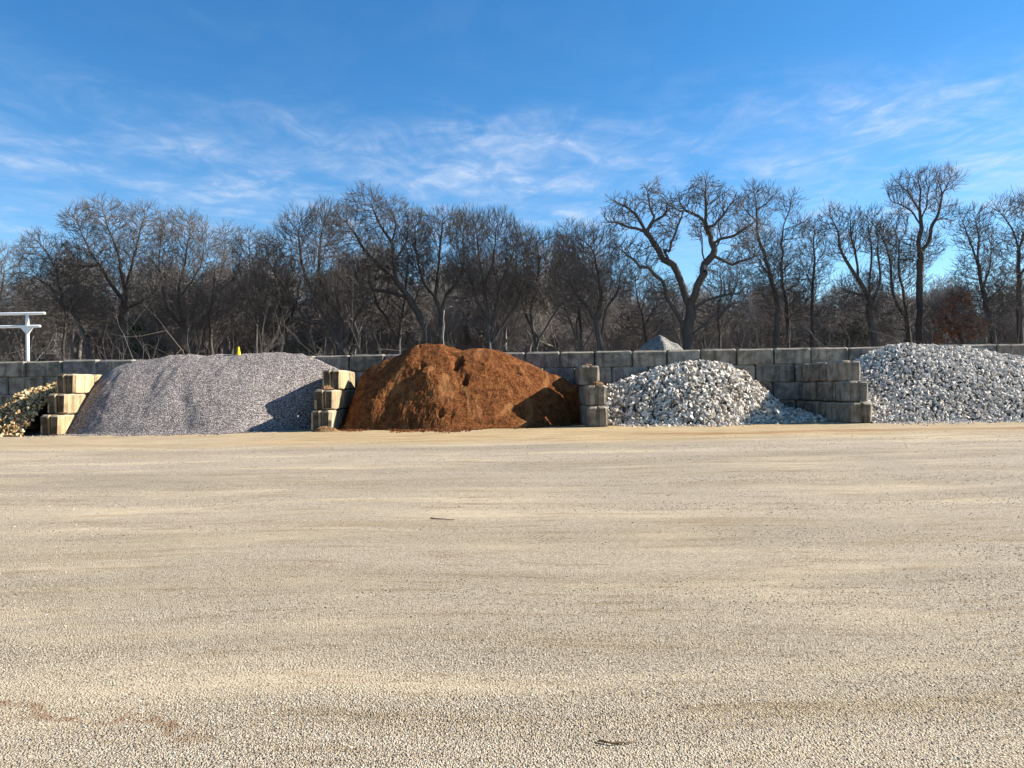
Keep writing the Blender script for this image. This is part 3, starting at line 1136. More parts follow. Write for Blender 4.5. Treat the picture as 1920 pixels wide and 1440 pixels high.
def tree_mesh(seed, limbs, crowns, n_attr, R, twigs=2, tw_len=0.42, r0=0.0115, tw_r=0.0088, tip_up=0.5, **kw):
    N, par, n_limb = grow(seed, limbs, crowns, n_attr, **kw)
    n = len(N)
    rng = np.random.default_rng(seed + 999)
    tips = np.zeros(n)
    has = np.zeros(n, bool)
    has[par[par >= 0]] = True
    tips[~has] = 1
    tips = tips.astype(float)
    for i in range(n - 1, 0, -1):
        tips[par[i]] += tips[i]
    R = R * 0.80
    r = np.maximum(r0 * np.minimum(tips, 3) ** 0.25, R * (tips / tips[0]) ** 0.48)
    # root flare
    hz = N[:, 2] - N[0, 2]
    r *= 1 + 0.55 * np.exp(-np.maximum(hz, 0) / 0.35) * (tips > tips[0] * 0.3)
    main = np.full(n, -1)
    best = np.zeros(n)
    for i in range(1, n):
        if r[i] > best[par[i]]:
            best[par[i]] = r[i]
            main[par[i]] = i
    seg_i = np.arange(1, n)
    P0 = N[par[seg_i]]
    P1 = N[seg_i]
    ra = np.where(main[par[seg_i]] == seg_i, np.minimum(r[par[seg_i]], r[seg_i] * 1.6), r[seg_i] * 1.05)
    rb = r[seg_i]
    # twiglets on the thin wood
    thin = np.nonzero((tips <= 2) & (np.arange(n) >= 1))[0]
    src = np.repeat(thin, twigs)
    keep = rng.random(len(src)) < np.where(tips[src] <= 1, 1.0, 0.75)
    src = src[keep]
    d = N[src] - N[par[src]]
    d /= np.maximum(1e-6, np.linalg.norm(d, axis=1))[:, None]
    d = d * 0.9 + rng.normal(0, 0.36, d.shape)
    d[:, 2] += tip_up
    d /= np.linalg.norm(d, axis=1)[:, None]
    L = tw_len * rng.uniform(0.5, 1.5, len(src))
    A0 = N[src]
    A1 = A0 + d * (L * 0.5)[:, None]
    d2 = d + rng.normal(0, 0.22, d.shape)
    d2[:, 2] += tip_up * 0.5
    d2 /= np.linalg.norm(d2, axis=1)[:, None]
    A2 = A1 + d2 * (L * 0.6)[:, None]
    d3 = d + rng.normal(0, 0.42, d.shape)
    d3[:, 2] += tip_up * 0.5
    d3 /= np.linalg.norm(d3, axis=1)[:, None]
    A3 = A1 + d3 * (L * 0.5)[:, None]
    tw = np.full(len(src), tw_r)
    T0 = np.concatenate([A0, A1, A1])
    T1 = np.concatenate([A1, A2, A3])
    TR0 = np.concatenate([tw, tw * 0.85, tw * 0.75])
    TR1 = np.concatenate([tw * 0.85, tw * 0.55, tw * 0.5])

    thick = rb > 0.045
    trunk_m = (rb > R * 0.40) & (seg_i < n_limb)
    tv, tf = join([tubes(P0[trunk_m], P1[trunk_m], ra[trunk_m], rb[trunk_m], 9)])
    cm = thick & ~trunk_m
    fm = ~thick
    lst = []
    if cm.any():
        lst.append(tubes(P0[cm], P1[cm], ra[cm], rb[cm], 6))
    v1, f1 = (join(lst) if lst else (np.zeros((0, 3)), np.zeros((0, 4), int)))
    v2, f2 = join([tubes(P0[fm], P1[fm], ra[fm], rb[fm], 3), tubes(T0, T1, TR0, TR1, 3)])
    tm = mesh_np("trunk", tv, tf, M_bark, True)
    V = np.concatenate([v1, v2])
    F = np.concatenate([f1, f2 + len(v1)])
    bm_ = mesh_np("branches", V, F, M_bark, True)
    bm_.materials.append(M_twig)
    mi = np.zeros(len(F), np.int32)
    mi[len(f1):] = 1
    bm_.polygons.foreach_set("material_index", mi)
    return tm, bm_


TREE_PARTS = []


def tree(seed, label, Y, limbs_px, crowns_px, n_attr, R, group="bare winter trees behind the wall", name="bare_tree", depth=0.9, **kw):
    rng = random.Random(seed)
    base = W(limbs_px[0][0][0], limbs_px[0][0][1], Y)
    gz = 0.56
    base.z = gz
    limbs = []
    for li, limb in enumerate(limbs_px):
        drift = rng.uniform(-1, 1) * (0.10 if li == 0 else 0.45)
        pts = []
        for k, p in enumerate(limb):
            dy = drift * k * 0.35
            q = W(p[0], p[1], Y)
            # hold the picture position while stepping the limb in depth
            q = Vector((q.x * (Y + dy) / Y, Y + dy, EYE + (q.z - EYE) * (Y + dy) / Y))
            if li == 0 and k == 0:
                q = base.copy()
            pts.append(tuple(q - base))
        if li == 0 and pts[1][2] < 0.3:
            pts.pop(1)
        limbs.append(pts)
    crowns = []
    for (cx, cy, rx, ry) in crowns_px:
        c = W(cx, cy, Y)
        s = Y / FPX
        off = rng.uniform(-0.4, 0.4)
        crowns.append((tuple(c + Vector((0, off, 0)) - base), (rx * s, max(0.8, rx * s * depth), ry * s)))
    tm, bm_ = tree_mesh(seed, limbs, crowns, n_attr, R, **kw)
    root = empty(name, tuple(base))
    tag(root, label, "tree", group)
    a = obj("trunk", tm, root)
    b_ = obj("branches", bm_, root)
    TREE_PARTS.append((a, b_))
    return root


B = 762   # picture height of the ground under the trees, hidden by the wall
tree(1, "bushy bare tree cut by the left edge above the white pipe frame", 44, [[(-30, B), (-26, 660), (-14, 600), (2, 560), (8, 510)], [(-14, 600), (-40, 540)]], [(5, 515, 46, 52), (-35, 500, 55, 55), (-10, 570, 60, 50)], 1500, 0.13)
tree(2, "bare tree leaning left just right of the white pipe frame", 42, [[(176, B), (168, 668), (146, 603), (112, 564), (88, 533), (62, 517)], [(117, 568), (109, 512), (96, 486), (78, 460), (60, 441)], [(140, 598), (132, 560), (140, 530), (150, 505)]], [(82, 478, 42, 36), (48, 528, 36, 30), (122, 500, 40, 45), (110, 560, 55, 40)], 1625, 0.15, gnarl=0.2)
tree(3, "tallest rounded bare tree left of the grey gravel crest, its limbs fanning out", 43, [[(226, B), (226, 642), (229, 590), (234, 559), (240, 525), (250, 486), (260, 447), (270, 408)], [(232, 565), (208, 533), (187, 497), (167, 470), (150, 430), (141, 408)], [(234, 555), (221, 476), (208, 442), (195, 402)], [(230, 585), (268, 564), (292, 545), (305, 520)], [(187, 497), (160, 500), (135, 495)]], [(165, 428, 40, 42), (205, 415, 45, 36), (262, 428, 46, 46), (165, 500, 60, 50), (232, 480, 60, 50), (280, 520, 45, 50), (215, 570, 85, 50)], 5400, 0.26)
tree(4, "vase shaped bare tree with many upright stems, second rounded crown from left", 42, [[(362, B), (360, 660), (338, 590), (336, 538), (346, 499), (354, 447), (356, 415)], [(348, 620), (315, 580), (307, 551), (299, 486), (305, 440)], [(338, 560), (375, 500), (385, 450)], [(352, 640), (393, 585), (400, 545), (404, 500)]], [(348, 445, 54, 42), (318, 500, 48, 50), (382, 490, 48, 52), (345, 560, 85, 60)], 5062, 0.20, tip_up=0.8)
tree(5, "slender bare tree with thin high twigs above the yellow cone", 46, [[(400, B), (396, 650), (393, 585), (406, 549), (414, 512), (422, 460), (417, 429)], [(406, 549), (440, 520), (455, 490)], [(400, 570), (380, 530)]], [(424, 460, 28, 38), (450, 510, 40, 40), (415, 550, 50, 50)], 1250, 0.13)
tree(6, "sparse low bare tree in the dip of the skyline above the gravel pile", 47, [[(482, B), (480, 650), (482, 560), (470, 500), (466, 450)], [(482, 560), (500, 500), (506, 455)], [(481, 590), (455, 545), (440, 510)]], [(466, 470, 32, 40), (504, 475, 30, 38), (480, 540, 60, 50)], 1625, 0.13)
tree(7, "wide bare tree with several stems leaning left behind the cream divider", 41, [[(645, B), (640, 664), (617, 611), (575, 601), (528, 590), (489, 577), (470, 560)], [(636, 655), (606, 590), (580, 538), (565, 486), (560, 440)], [(640, 664), (640, 603), (617, 564), (598, 512), (601, 447)], [(642, 650), (665, 600), (684, 565), (700, 530)], [(575, 601), (545, 560), (520, 520)]], [(570, 440, 52, 40), (615, 425, 48, 40), (525, 500, 48, 60), (600, 500, 60, 50), (500, 560, 55, 55), (640, 560, 60, 50)], 5737, 0.25, tip_up=0.7)
tree(8, "tall bare tree leaning left from behind the soil peak, highest crown of the middle", 43, [[(812, B), (804, 642), (789, 598), (768, 559), (744, 528), (739, 491), (734, 455), (712, 420), (695, 380)], [(739, 491), (762, 455), (766, 425)], [(744, 528), (710, 497), (684, 470), (660, 430)], [(768, 562), (723, 546), (684, 546), (645, 549), (610, 560)], [(734, 455), (742, 420), (730, 385)]], [(688, 392, 40, 36), (728, 415, 48, 46), (655, 440, 45, 46), (768, 440, 34, 46), (700, 490, 70, 46), (650, 545, 60, 36)], 5062, 0.24)
tree(9, "bare tree with two straight stems left of the soil peak", 45, [[(744, B), (747, 661), (752, 606), (760, 564), (762, 520), (768, 480)], [(746, 655), (728, 600), (708, 572), (696, 530), (690, 500)], [(752, 600), (780, 560), (790, 520)]], [(712, 520, 50, 56), (775, 500, 45, 56), (740, 580, 70, 50)], 2375, 0.17)
tree(10, "bare tree with forked trunk directly behind the soil peak", 44, [[(826, B), (825, 650), (828, 590), (815, 559), (794, 528), (783, 486), (778, 450)], [(828, 582), (838, 551), (861, 525), (870, 490), (868, 450)], [(815, 559), (822, 500), (826, 450), (830, 415)]], [(796, 440, 42, 40), (838, 430, 44, 38), (872, 440, 40, 40), (800, 510, 50, 50), (860, 520, 50, 50)], 4218, 0.19, tip_up=0.8)
tree(11, "fan shaped bare tree with many rising stems right of the soil peak", 42, [[(922, B), (918, 655), (912, 606), (894, 564), (884, 528), (866, 497), (858, 460)], [(918, 650), (912, 577), (907, 538), (899, 486), (894, 437)], [(918, 645), (928, 590), (936, 538), (954, 499), (966, 460)], [(920, 650), (950, 600), (978, 550), (990, 510)], [(907, 538), (925, 490), (930, 440)]], [(882, 440, 46, 42), (930, 440, 50, 38), (962, 470, 46, 44), (900, 510, 70, 50), (960, 540, 55, 55)], 5737, 0.21, tip_up=0.9)
tree(12, "bare tree leaning right over the wall between the soil peak and middle divider", 44, [[(1002, B), (1006, 655), (1019, 624), (1032, 601), (1048, 577), (1060, 540)], [(1006, 650), (996, 590), (1006, 538), (1011, 486), (1005, 450)], [(1010, 640), (985, 590), (970, 540), (968, 490)]], [(985, 475, 46, 42), (1030, 485, 48, 46), (1005, 545, 65, 50)], 4387, 0.16, tip_up=0.8)
tree(13, "gnarled bare tree behind the shaded middle divider with pale right limb", 41, [[(1128, B), (1126, 655), (1121, 622), (1116, 598), (1095, 572), (1079, 551), (1062, 520)], [(1118, 605), (1126, 559), (1122, 510), (1110, 470)], [(1128, 640), (1139, 580), (1155, 551), (1165, 520)], [(1130, 640), (1144, 622), (1162, 598), (1181, 585)]], [(1078, 480, 46, 44), (1120, 480, 44, 46), (1150, 530, 46, 46), (1090, 545, 60, 46)], 4556, 0.20, gnarl=0.18)
tree(14, "thin bare tree peeking above the others left of the big spreading tree", 50, [[(1092, B), (1090, 640), (1085, 560), (1092, 490), (1096, 440)], [(1085, 560), (1070, 490), (1062, 440)]], [(1066, 450, 28, 36), (1098, 450, 30, 38), (1085, 510, 55, 45)], 1100, 0.12)
OAK = [
    [(1294, B), (1291, 653), (1289, 621), (1290, 600), (1295, 577), (1285, 556), (1278, 536), (1273, 512), (1263, 497), (1241.5, 485), (1232, 465.5), (1222, 446), (1212, 436), (1193, 429), (1173.5, 424), (1156, 418), (1137, 414)],
    [(1295, 577), (1300, 555), (1307, 534), (1322, 514), (1336, 499.5), (1351, 490), (1365, 485), (1375, 468), (1386, 452)],
    [(1212, 436), (1204, 417), (1193, 400), (1173.5, 388), (1154, 378), (1142, 371)],
    [(1213, 436), (1224.5, 417), (1228, 407), (1217, 385), (1213.5, 373), (1215, 359), (1227, 344)],
    [(1226, 415), (1241.5, 405), (1249, 393), (1255, 378)],
    [(1251, 490), (1246, 468), (1256, 470), (1258.5, 456), (1268, 431.5), (1280, 407), (1281, 398), (1266, 390), (1255, 385)],
    [(1322, 514), (1319, 495), (1317, 468), (1318, 451), (1314, 429), (1318, 420)],
    [(1334, 500), (1336, 480), (1339, 465.5), (1334, 444), (1324, 427), (1322, 412), (1324, 390), (1322, 368), (1323, 349), (1322, 331)],
    [(1324, 427), (1336, 424), (1348, 410), (1363, 393), (1378, 378)],
    [(1322, 415), (1309.5, 407), (1290, 395), (1276, 380), (1268, 366)],
    [(1338, 460), (1351, 446), (1375, 442), (1395, 429), (1412, 419)],
    [(1365, 482), (1353, 446), (1346, 427)],
    [(1365, 490), (1373, 497), (1392, 490), (1424, 478)],
    [(1297, 632), (1305, 621), (1322, 609), (1334, 594), (1353, 585), (1373, 572), (1392, 563)],
    [(1289, 612), (1275, 600), (1256, 568), (1247, 540), (1239, 524), (1227, 512), (1215, 502), (1200, 502), (1190.5, 490), (1169, 473), (1149, 458)],
    [(1293, 585), (1302, 577), (1324, 563), (1353, 555), (1378, 550)],
]
tree(15, "big old spreading tree with thick black limbs open against the sky", 40, OAK, [(1176, 396, 40, 32), (1160, 418, 26, 18), (1222, 372, 24, 30), (1245, 395, 22, 22), (1270, 388, 18, 24), (1322, 365, 34, 36), (1355, 390, 36, 30), (1290, 385, 22, 26), (1400, 425, 30, 18), (1345, 430, 24, 24), (1312, 430, 18, 26), (1172, 470, 34, 24), (1215, 480, 30, 28), (1250, 440, 26, 30), (1395, 475, 36, 26), (1370, 560, 36, 34), (1245, 545, 34, 34)], 4200, 0.38, gnarl=0.20, kink=0.8, up=0.06, twigs=2, tip_up=0.3, tw_len=0.34, r0=0.0145, tw_r=0.010, depth=0.7)
tree(16, "tall narrow bare tree immediately right of the big spreading tree", 42, [[(1456, B), (1455, 645), (1458, 577), (1446, 517), (1433.5, 475), (1421, 446), (1419, 417), (1419, 383), (1412, 349)], [(1419, 392), (1436, 380), (1453, 361)], [(1420, 420), (1399.5, 393), (1387, 380)], [(1446, 517), (1425, 490), (1405, 470)]], [(1413, 378, 24, 32), (1440, 380, 22, 26), (1398, 395, 18, 20), (1418, 440, 34, 38), (1435, 510, 44, 46)], 1200, 0.17, gnarl=0.2)
tree(17, "bare tree with a crooked top reaching right, second from the big spreading tree", 43, [[(1480, B), (1477, 645), (1475, 577), (1467.5, 529), (1467.5, 480), (1465, 456), (1470, 427), (1477, 402), (1484.5, 376), (1491, 361)], [(1466, 453), (1492, 448), (1518.5, 446)], [(1470, 430), (1494, 422), (1516, 412)], [(1468, 500), (1450, 470)]], [(1482, 390, 18, 32), (1505, 425, 26, 20), (1468, 470, 38, 36), (1470, 550, 55, 55)], 1200, 0.16, gnarl=0.2)
tree(18, "slim straight bare tree above the rightmost block divider", 42, [[(1524, B), (1523, 645), (1523, 553), (1527, 500), (1525.5, 456), (1527, 425)], [(1523, 540), (1505, 500)], [(1526, 500), (1545, 470)]], [(1524, 448, 26, 34), (1522, 510, 34, 46), (1522, 590, 40, 46)], 1100, 0.15)
tree(19, "bare tree with leaning trunk and brushy upright tips behind the left end of pale stone", 40, [[(1648, B), (1641, 643), (1631, 589.5), (1629, 558), (1609, 524), (1587.5, 490), (1575, 465.5), (1570.5, 431.5), (1556, 405)], [(1609, 524), (1607, 495), (1602, 468), (1595, 439), (1595, 415)], [(1629, 556), (1631, 524), (1634, 492), (1632.5, 456), (1629, 427)], [(1632, 575), (1641, 553), (1651, 524), (1646, 468), (1650, 430)], [(1628, 556), (1605, 550), (1580, 542)]], [(1566, 415, 22, 32), (1594, 428, 22, 32), (1576, 468, 32, 30), (1630, 450, 28, 32), (1652, 460, 22, 34), (1610, 560, 50, 46)], 1700, 0.23, tip_up=0.8)
tree(20, "bare tree with two close trunks left of the tallest right hand tree", 42, [[(1706, B), (1704, 640), (1694.5, 553), (1685, 504), (1687, 456), (1680, 441), (1672, 420)], [(1700, 600), (1676, 560), (1670, 495), (1655.5, 446), (1636, 419), (1617, 402)], [(1687, 456), (1694.5, 441), (1702, 419), (1700, 400)]], [(1684, 428, 26, 28), (1634, 418, 26, 24), (1655, 455, 32, 30), (1690, 520, 50, 50), (1690, 590, 60, 40)], 1700, 0.18)
tree(21, "tallest tree at the right with a feathery crown standing over the skyline", 41, [[(1726, B), (1724, 640), (1723.6, 553), (1726, 485), (1723.6, 456), (1727, 419), (1726, 395), (1723.6, 358), (1721, 329)], [(1724, 430), (1714, 402), (1694.5, 385), (1675, 378)], [(1726, 393), (1706.6, 366), (1685, 344)], [(1727, 478), (1743, 448.5), (1748, 422), (1762.5, 395), (1766, 363.5), (1757.7, 334)], [(1766, 363), (1776, 348), (1783, 333)], [(1752, 416), (1770, 405), (1784, 395)], [(1727, 410), (1738, 385), (1742, 350)]], [(1686, 362, 24, 26), (1708, 350, 22, 26), (1732, 345, 22, 24), (1768, 345, 22, 24), (1774, 408, 20, 22), (1750, 380, 22, 24), (1690, 395, 24, 18), (1720, 470, 46, 34)], 1900, 0.22, gnarl=0.14, tip_up=0.6)
tree(22, "bare tree leaning left with a pointed brushy top near the right edge", 40, [[(1868, B), (1862, 640), (1850, 577), (1840, 529), (1833, 480), (1835, 446), (1826, 404)], [(1836, 500), (1820, 456), (1804, 414.5)], [(1842, 540), (1856, 500), (1858, 460)], [(1848, 570), (1875, 540), (1890, 520)]], [(1826, 420, 26, 32), (1812, 450, 24, 32), (1850, 455, 24, 34), (1836, 510, 46, 40), (1860, 570, 50, 46)], 1700, 0.19)
tree(23, "tall bare tree cut by the right edge of the view", 41, [[(1916, B), (1913, 640), (1911, 553), (1908, 465.5), (1898.6, 431.5), (1879, 402), (1860, 378)], [(1908, 470), (1920, 440), (1930, 400), (1935, 370)], [(1910, 520), (1940, 480), (1960, 440)]], [(1884, 398, 30, 28), (1925, 390, 30, 30), (1958, 420, 36, 40), (1910, 460, 46, 36), (1925, 540, 60, 60)], 1900, 0.2)
tree(24, "thin bare sapling between the big spreading tree and the rightmost divider", 46, [[(1350, B), (1350, 650), (1346, 590), (1352, 540), (1350, 500)], [(1348, 600), (1372, 560), (1385, 520)]], [(1352, 525, 40, 40), (1385, 540, 36, 40), (1350, 590, 50, 40)], 1300, 0.11)
tree(25, "low bare tree behind the pale mound", 46, [[(1212, B), (1212, 650), (1206, 600), (1196, 560), (1190, 520)], [(1208, 610), (1232, 570), (1246, 540)]], [(1196, 535, 40, 40), (1238, 560, 36, 36), (1212, 600, 56, 40)], 1400, 0.11)
tree(26, "small bare tree left of the leaning tree, over the second grey block from left", 46, [[(120, B), (118, 650), (124, 590), (118, 540), (120, 505)], [(122, 600), (140, 560)]], [(120, 520, 36, 40), (115, 590, 60, 40)], 1300, 0.11)
tree(27, "bare tree filling the gap over the crest of the gravel pile", 44, [[(540, B), (538, 650), (532, 600), (520, 560), (516, 500)], [(534, 610), (556, 570), (560, 530)]], [(515, 520, 46, 46), (560, 560, 40, 46), (530, 600, 60, 40)], 1875, 0.12)


# far woods and brush: no one could count these, one object each; geometry nodes reuse the trees above
def woods_group(name, pairs):
    ng = bpy.data.node_groups.new(name, 'GeometryNodeTree')
    ng.interface.new_socket("Geometry", in_out='INPUT', socket_type='NodeSocketGeometry')
    ng.interface.new_socket("Geometry", in_out='OUTPUT', socket_type='NodeSocketGeometry')
    n, l = ng.nodes, ng.links
    gi, go = n.new('NodeGroupInput'), n.new('NodeGroupOutput')
    g2i_join = n.new('GeometryNodeJoinGeometry')
    for a, b_ in reversed(pairs):
        j = n.new('GeometryNodeJoinGeometry')
        for o in (a, b_):
            oi = n.new('GeometryNodeObjectInfo')
            oi.inputs['Object'].default_value = o
            oi.transform_space = 'ORIGINAL'
            l.new(oi.outputs['Geometry'], j.inputs[0])
        sm = n.new('GeometryNodeSetMaterial')
        sm.inputs['Material'].default_value = M_wood
        l.new(j.outputs[0], sm.inputs[0])
        g2 = n.new('GeometryNodeGeometryToInstance')
        l.new(sm.outputs[0], g2.inputs[0])
        l.new(g2.outputs[0], g2i_join.inputs[0])
    iop = n.new('GeometryNodeInstanceOnPoints')
    iop.inputs['Pick Instance'].default_value = True
    ridx = n.new('FunctionNodeRandomValue')
    ridx.data_type = 'INT'
    for s in ridx.inputs:
        if s.name == 'Max' and s.type == 'INT':
            s.default_value = len(pairs) - 1
        if s.name == 'Min' and s.type == 'INT':
            s.default_value = 0
    iout = [s for s in ridx.outputs if s.type == 'INT'][0]
    l.new(iout, iop.inputs['Instance Index'])
    ar = n.new('GeometryNodeInputNamedAttribute')
    ar.data_type = 'FLOAT_VECTOR'
    ar.inputs['Name'].default_value = 'rot'
    asc = n.new('GeometryNodeInputNamedAttribute')
    asc.data_type = 'FLOAT_VECTOR'
    asc.inputs['Name'].default_value = 'scl'
    e2r = n.new('FunctionNodeEulerToRotation')
    l.new(ar.outputs['Attribute'], e2r.inputs[0])
    l.new(gi.outputs[0], iop.inputs['Points'])
    l.new(g2i_join.outputs[0], iop.inputs['Instance'])
    l.new(e2r.outputs[0], iop.inputs['Rotation'])
    l.new(asc.outputs['Attribute'], iop.inputs['Scale'])
    l.new(iop.outputs[0], go.inputs[0])
    return ng


def build_woods():
    rng = np.random.default_rng(77)
    pairs = [TREE_PARTS[k] for k in (2, 3, 6, 9, 10, 11, 12)]
    ng = woods_group("woods_scatter", pairs)
    P, R, S = [], [], []
    for y0, y1, step, s0, s1 in ((51, 60, 4.0, 0.66, 0.84), (60, 76, 4.6, 0.74, 0.94), (76, 98, 5.2, 0.82, 1.05), (100, 124, 3.4, 0.72, 0.95)):
        y = y0
        while y < y1:
            x = -0.8 * y - 8
            while x < 0.8 * y + 8:
                P.append((x + rng.uniform(-1, 1), y + rng.uniform(-1, 1), 0.5))
                R.append((0, 0, rng.uniform(0, 6.28)))
                k = rng.uniform(s0, s1) * (1.17 if x < 0.10 * y else 1.0)
                S.append((k, k, k * rng.uniform(0.9, 1.05)))
                x += step * rng.uniform(0.8, 1.4) * (1.0 if x < 0.10 * y else 1.0)
            y += step * 1.3
    o = obj("far_woods", point_mesh("far_woods", P, R, S))
    o.modifiers.new("woods", 'NODES').node_group = ng
    tag(o, "dense grey mass of bare woodland filling the background", "woods", kind='stuff')


def build_undergrowth():
    rng = np.random.default_rng(78)
    A, B_, RA, RB = [], [], [], []

    def shoot(p, d, L, r, depth):
        k = 4
        for i in range(k):
            d = d + rng.normal(0, 0.16, 3)
            d[2] += 0.05
            d /= np.linalg.norm(d)
            q = p + d * L / k
            r1 = r * 0.84
            A.append(p)
            B_.append(q)
            RA.append(r)
            RB.append(r1)
            if depth and i >= 1:
                for _ in range(2 if depth == 2 and i != 2 else 1):
                    e = d * 0.6 + rng.normal(0, 0.5, 3)
                    e[2] += 0.25
                    e /= np.linalg.norm(e)
                    shoot(q, e, L * rng.uniform(0.25, 0.5), r1 * 0.6, depth - 1)
            p, r = q, r1
    for y in np.arange(36.5, 55, 1.8):
        x = -0.75 * y - 5
        while x < 0.75 * y + 5:
            for _ in range(rng.integers(1, 4)):
                d = np.array([rng.normal(0, 0.28), rng.normal(0, 0.28), 1.0])
                shoot(np.array([x + rng.normal(0, 0.3), y + rng.uniform(-0.8, 0.8), 0.45]), d / np.linalg.norm(d), 1.4 + 3.4 * rng.random() ** 1.5, rng.uniform(0.014, 0.032), 2)
            x += rng.uniform(1.0, 2.3)
    v, f = tubes(np.array(A), np.array(B_), np.array(RA), np.array(RB), 3)
    o = obj("undergrowth", mesh_np("undergrowth", v, f, M_brush, True))
    tag(o, "tangle of grey brush and saplings under the bare trees", "undergrowth", kind='stuff')


build_undergrowth()
build_woods()


# trees and shrubs that still carry leaves
def leafy(seed, name, label, Y, limbs_px, crowns_px, n_leaf, leaf, cols, R, n_attr, group=None):
    root = tree(seed, label, Y, limbs_px, crowns_px, n_attr, R, group or None, name)
    TREE_PARTS.pop()
    rng = np.random.default_rng(seed)
    base = np.array(root.location)
    m, t, b = material(name + "_leaf")
    g = t.add('ShaderNodeNewGeometry')
    t.put(b.inputs['Base Color'], t.ramp(g.outputs['Random Per Island'], cols))
    s = Y / FPX
    C = []
    tot = sum(c[2] * c[3] for c in crowns_px)
    for cx, cy, rx, ry in crowns_px:
        k = int(n_leaf * rx * ry / tot)
        d = rng.normal(0, 1, (k, 3))
        d /= np.linalg.norm(d, axis=1)[:, None]
        d *= (rng.random(k) ** 0.5)[:, None]
        c = np.array(W(cx, cy, Y))
        C.append(c + d * np.array([rx * s, rx * s * 0.8, ry * s]))
    C = np.concatenate(C)
    keep = np.array([mnoise.noise(tuple(p * 2.2)) > -0.12 for p in C]) & (C[:, 2] > 0.6)
    C = C[keep] - base
    n = len(C)
    a = rng.normal(0, 1, (n, 3))
    a /= np.linalg.norm(a, axis=1)[:, None]
    c2 = np.cross(a, rng.normal(0, 1, (n, 3)))
    c2 /= np.linalg.norm(c2, axis=1)[:, None]
    L = leaf * rng.uniform(0.6, 1.3, n)[:, None]
    V = np.stack([C - a * L, C + c2 * L * 0.45, C + a * L, C - c2 * L * 0.45], 1).reshape(-1, 3)
    F = np.arange(n * 4).reshape(-1, 4)
    obj("leaves", mesh_np("leaves", V, F, m), root)['kind'] = 'stuff'


leafy(61, "red_leaf_tree", "small leaning tree holding rusty red dead leaves near the right edge", 39.5, [[(1822, B), (1806, 640), (1792, 616), (1777, 599), (1765, 570)], [(1795, 622), (1812, 600), (1822, 580)]], [(1800, 565, 26, 26), (1818, 612, 36, 26), (1775, 590, 30, 34), (1770, 625, 26, 20)], 2600, 0.085, [(0, (0.12, 0.05, 0.028)), (0.5, (0.26, 0.105, 0.055)), (1, (0.36, 0.165, 0.09))], 0.12, 500)
leafy(62, "cedar_bush", "dark green cedar bush low behind the wall left of the gravel pile", 40, [[(262, B), (262, 700), (262, 640), (262, 600)]], [(262, 640, 30, 40), (250, 612, 18, 22), (290, 652, 26, 22)], 3000, 0.07, [(0, (0.015, 0.024, 0.010)), (0.6, (0.035, 0.052, 0.022)), (1, (0.06, 0.075, 0.035))], 0.08, 300)
leafy(63, "green_shrub", "dull olive shrub low behind the wall under the leaning tree's right side", 41, [[(566, B), (566, 700), (564, 650), (560, 630)]], [(566, 652, 36, 26), (590, 640, 20, 22)], 1500, 0.06, [(0, (0.03, 0.035, 0.018)), (1, (0.08, 0.08, 0.042))], 0.06, 300)
leafy(64, "green_shrub", "olive evergreen shrub among trunks behind the pale stone pile", 41, [[(1600, B), (1600, 700), (1600, 640), (1602, 610)]], [(1600, 626, 34, 30), (1560, 640, 24, 20)], 1500, 0.06, [(0, (0.03, 0.034, 0.018)), (1, (0.075, 0.075, 0.042))], 0.06, 300)


# ------------------------------------------------------------------ small things
def tube_bm(bm, p0, p1, r0, r1, k=14, caps=True):
    p0, p1 = Vector(p0), Vector(p1)
    ax = (p1 - p0).normalized()
    ref = Vector((0, 0, 1)) if abs(ax.z) < 0.9 else Vector((1, 0, 0))
    u = ax.cross(ref).normalized()
    w_ = ax.cross(u)
    lo = [bm.verts.new(p0 + (u * math.cos(a) + w_ * math.sin(a)) * r0) for a in [2 * math.pi * i / k for i in range(k)]]
    hi = [bm.verts.new(p1 + (u * math.cos(a) + w_ * math.sin(a)) * r1) for a in [2 * math.pi * i / k for i in range(k)]]
    for i in range(k):
        f = bm.faces.new((lo[i], lo[(i + 1) % k], hi[(i + 1) % k], hi[i]))
        f.smooth = True
    if caps:
        bm.faces.new(lo[::-1])
        bm.faces.new(hi)


def bm_obj(name, bm, mat, parent=None, loc=(0, 0, 0)):
    bmesh.ops.recalc_face_normals(bm, faces=bm.faces)
    me = bpy.data.meshes.new(name)
    bm.to_mesh(me)
    bm.free()
    me.materials.append(mat)
    return obj(name, me, parent, loc)


def pipe(name, pts, radii, mat, parent, k=14):
    """round pipe through points with softly closed ends"""
    bm = bmesh.new()
    n = len(pts)
    prof = [(Vector(p), r) for p, r in zip(pts, radii)]
    rings = []
    for i, (p, r) in enumerate(prof):
        a = prof[max(0, i - 1)][0]
        b_ = prof[min(n - 1, i + 1)][0]
        ax = (b_ - a).normalized()
        ref = Vector((0, 1, 0)) if abs(ax.y) < 0.9 else Vector((1, 0, 0))
        u = ax.cross(ref).normalized()
        w_ = ax.cross(u)
        rings.append([bm.verts.new(p + (u * math.cos(q) + w_ * math.sin(q)) * r) for q in [2 * math.pi * j / k for j in range(k)]])
    for A, C in zip(rings[:-1], rings[1:]):
        for j in range(k):
            bm.faces.new((A[j], A[(j + 1) % k], C[(j + 1) % k], C[j])).smooth = True
    bm.faces.new(rings[0][::-1])
    bm.faces.new(rings[-1])
    return bm_obj(name, bm, mat, parent)


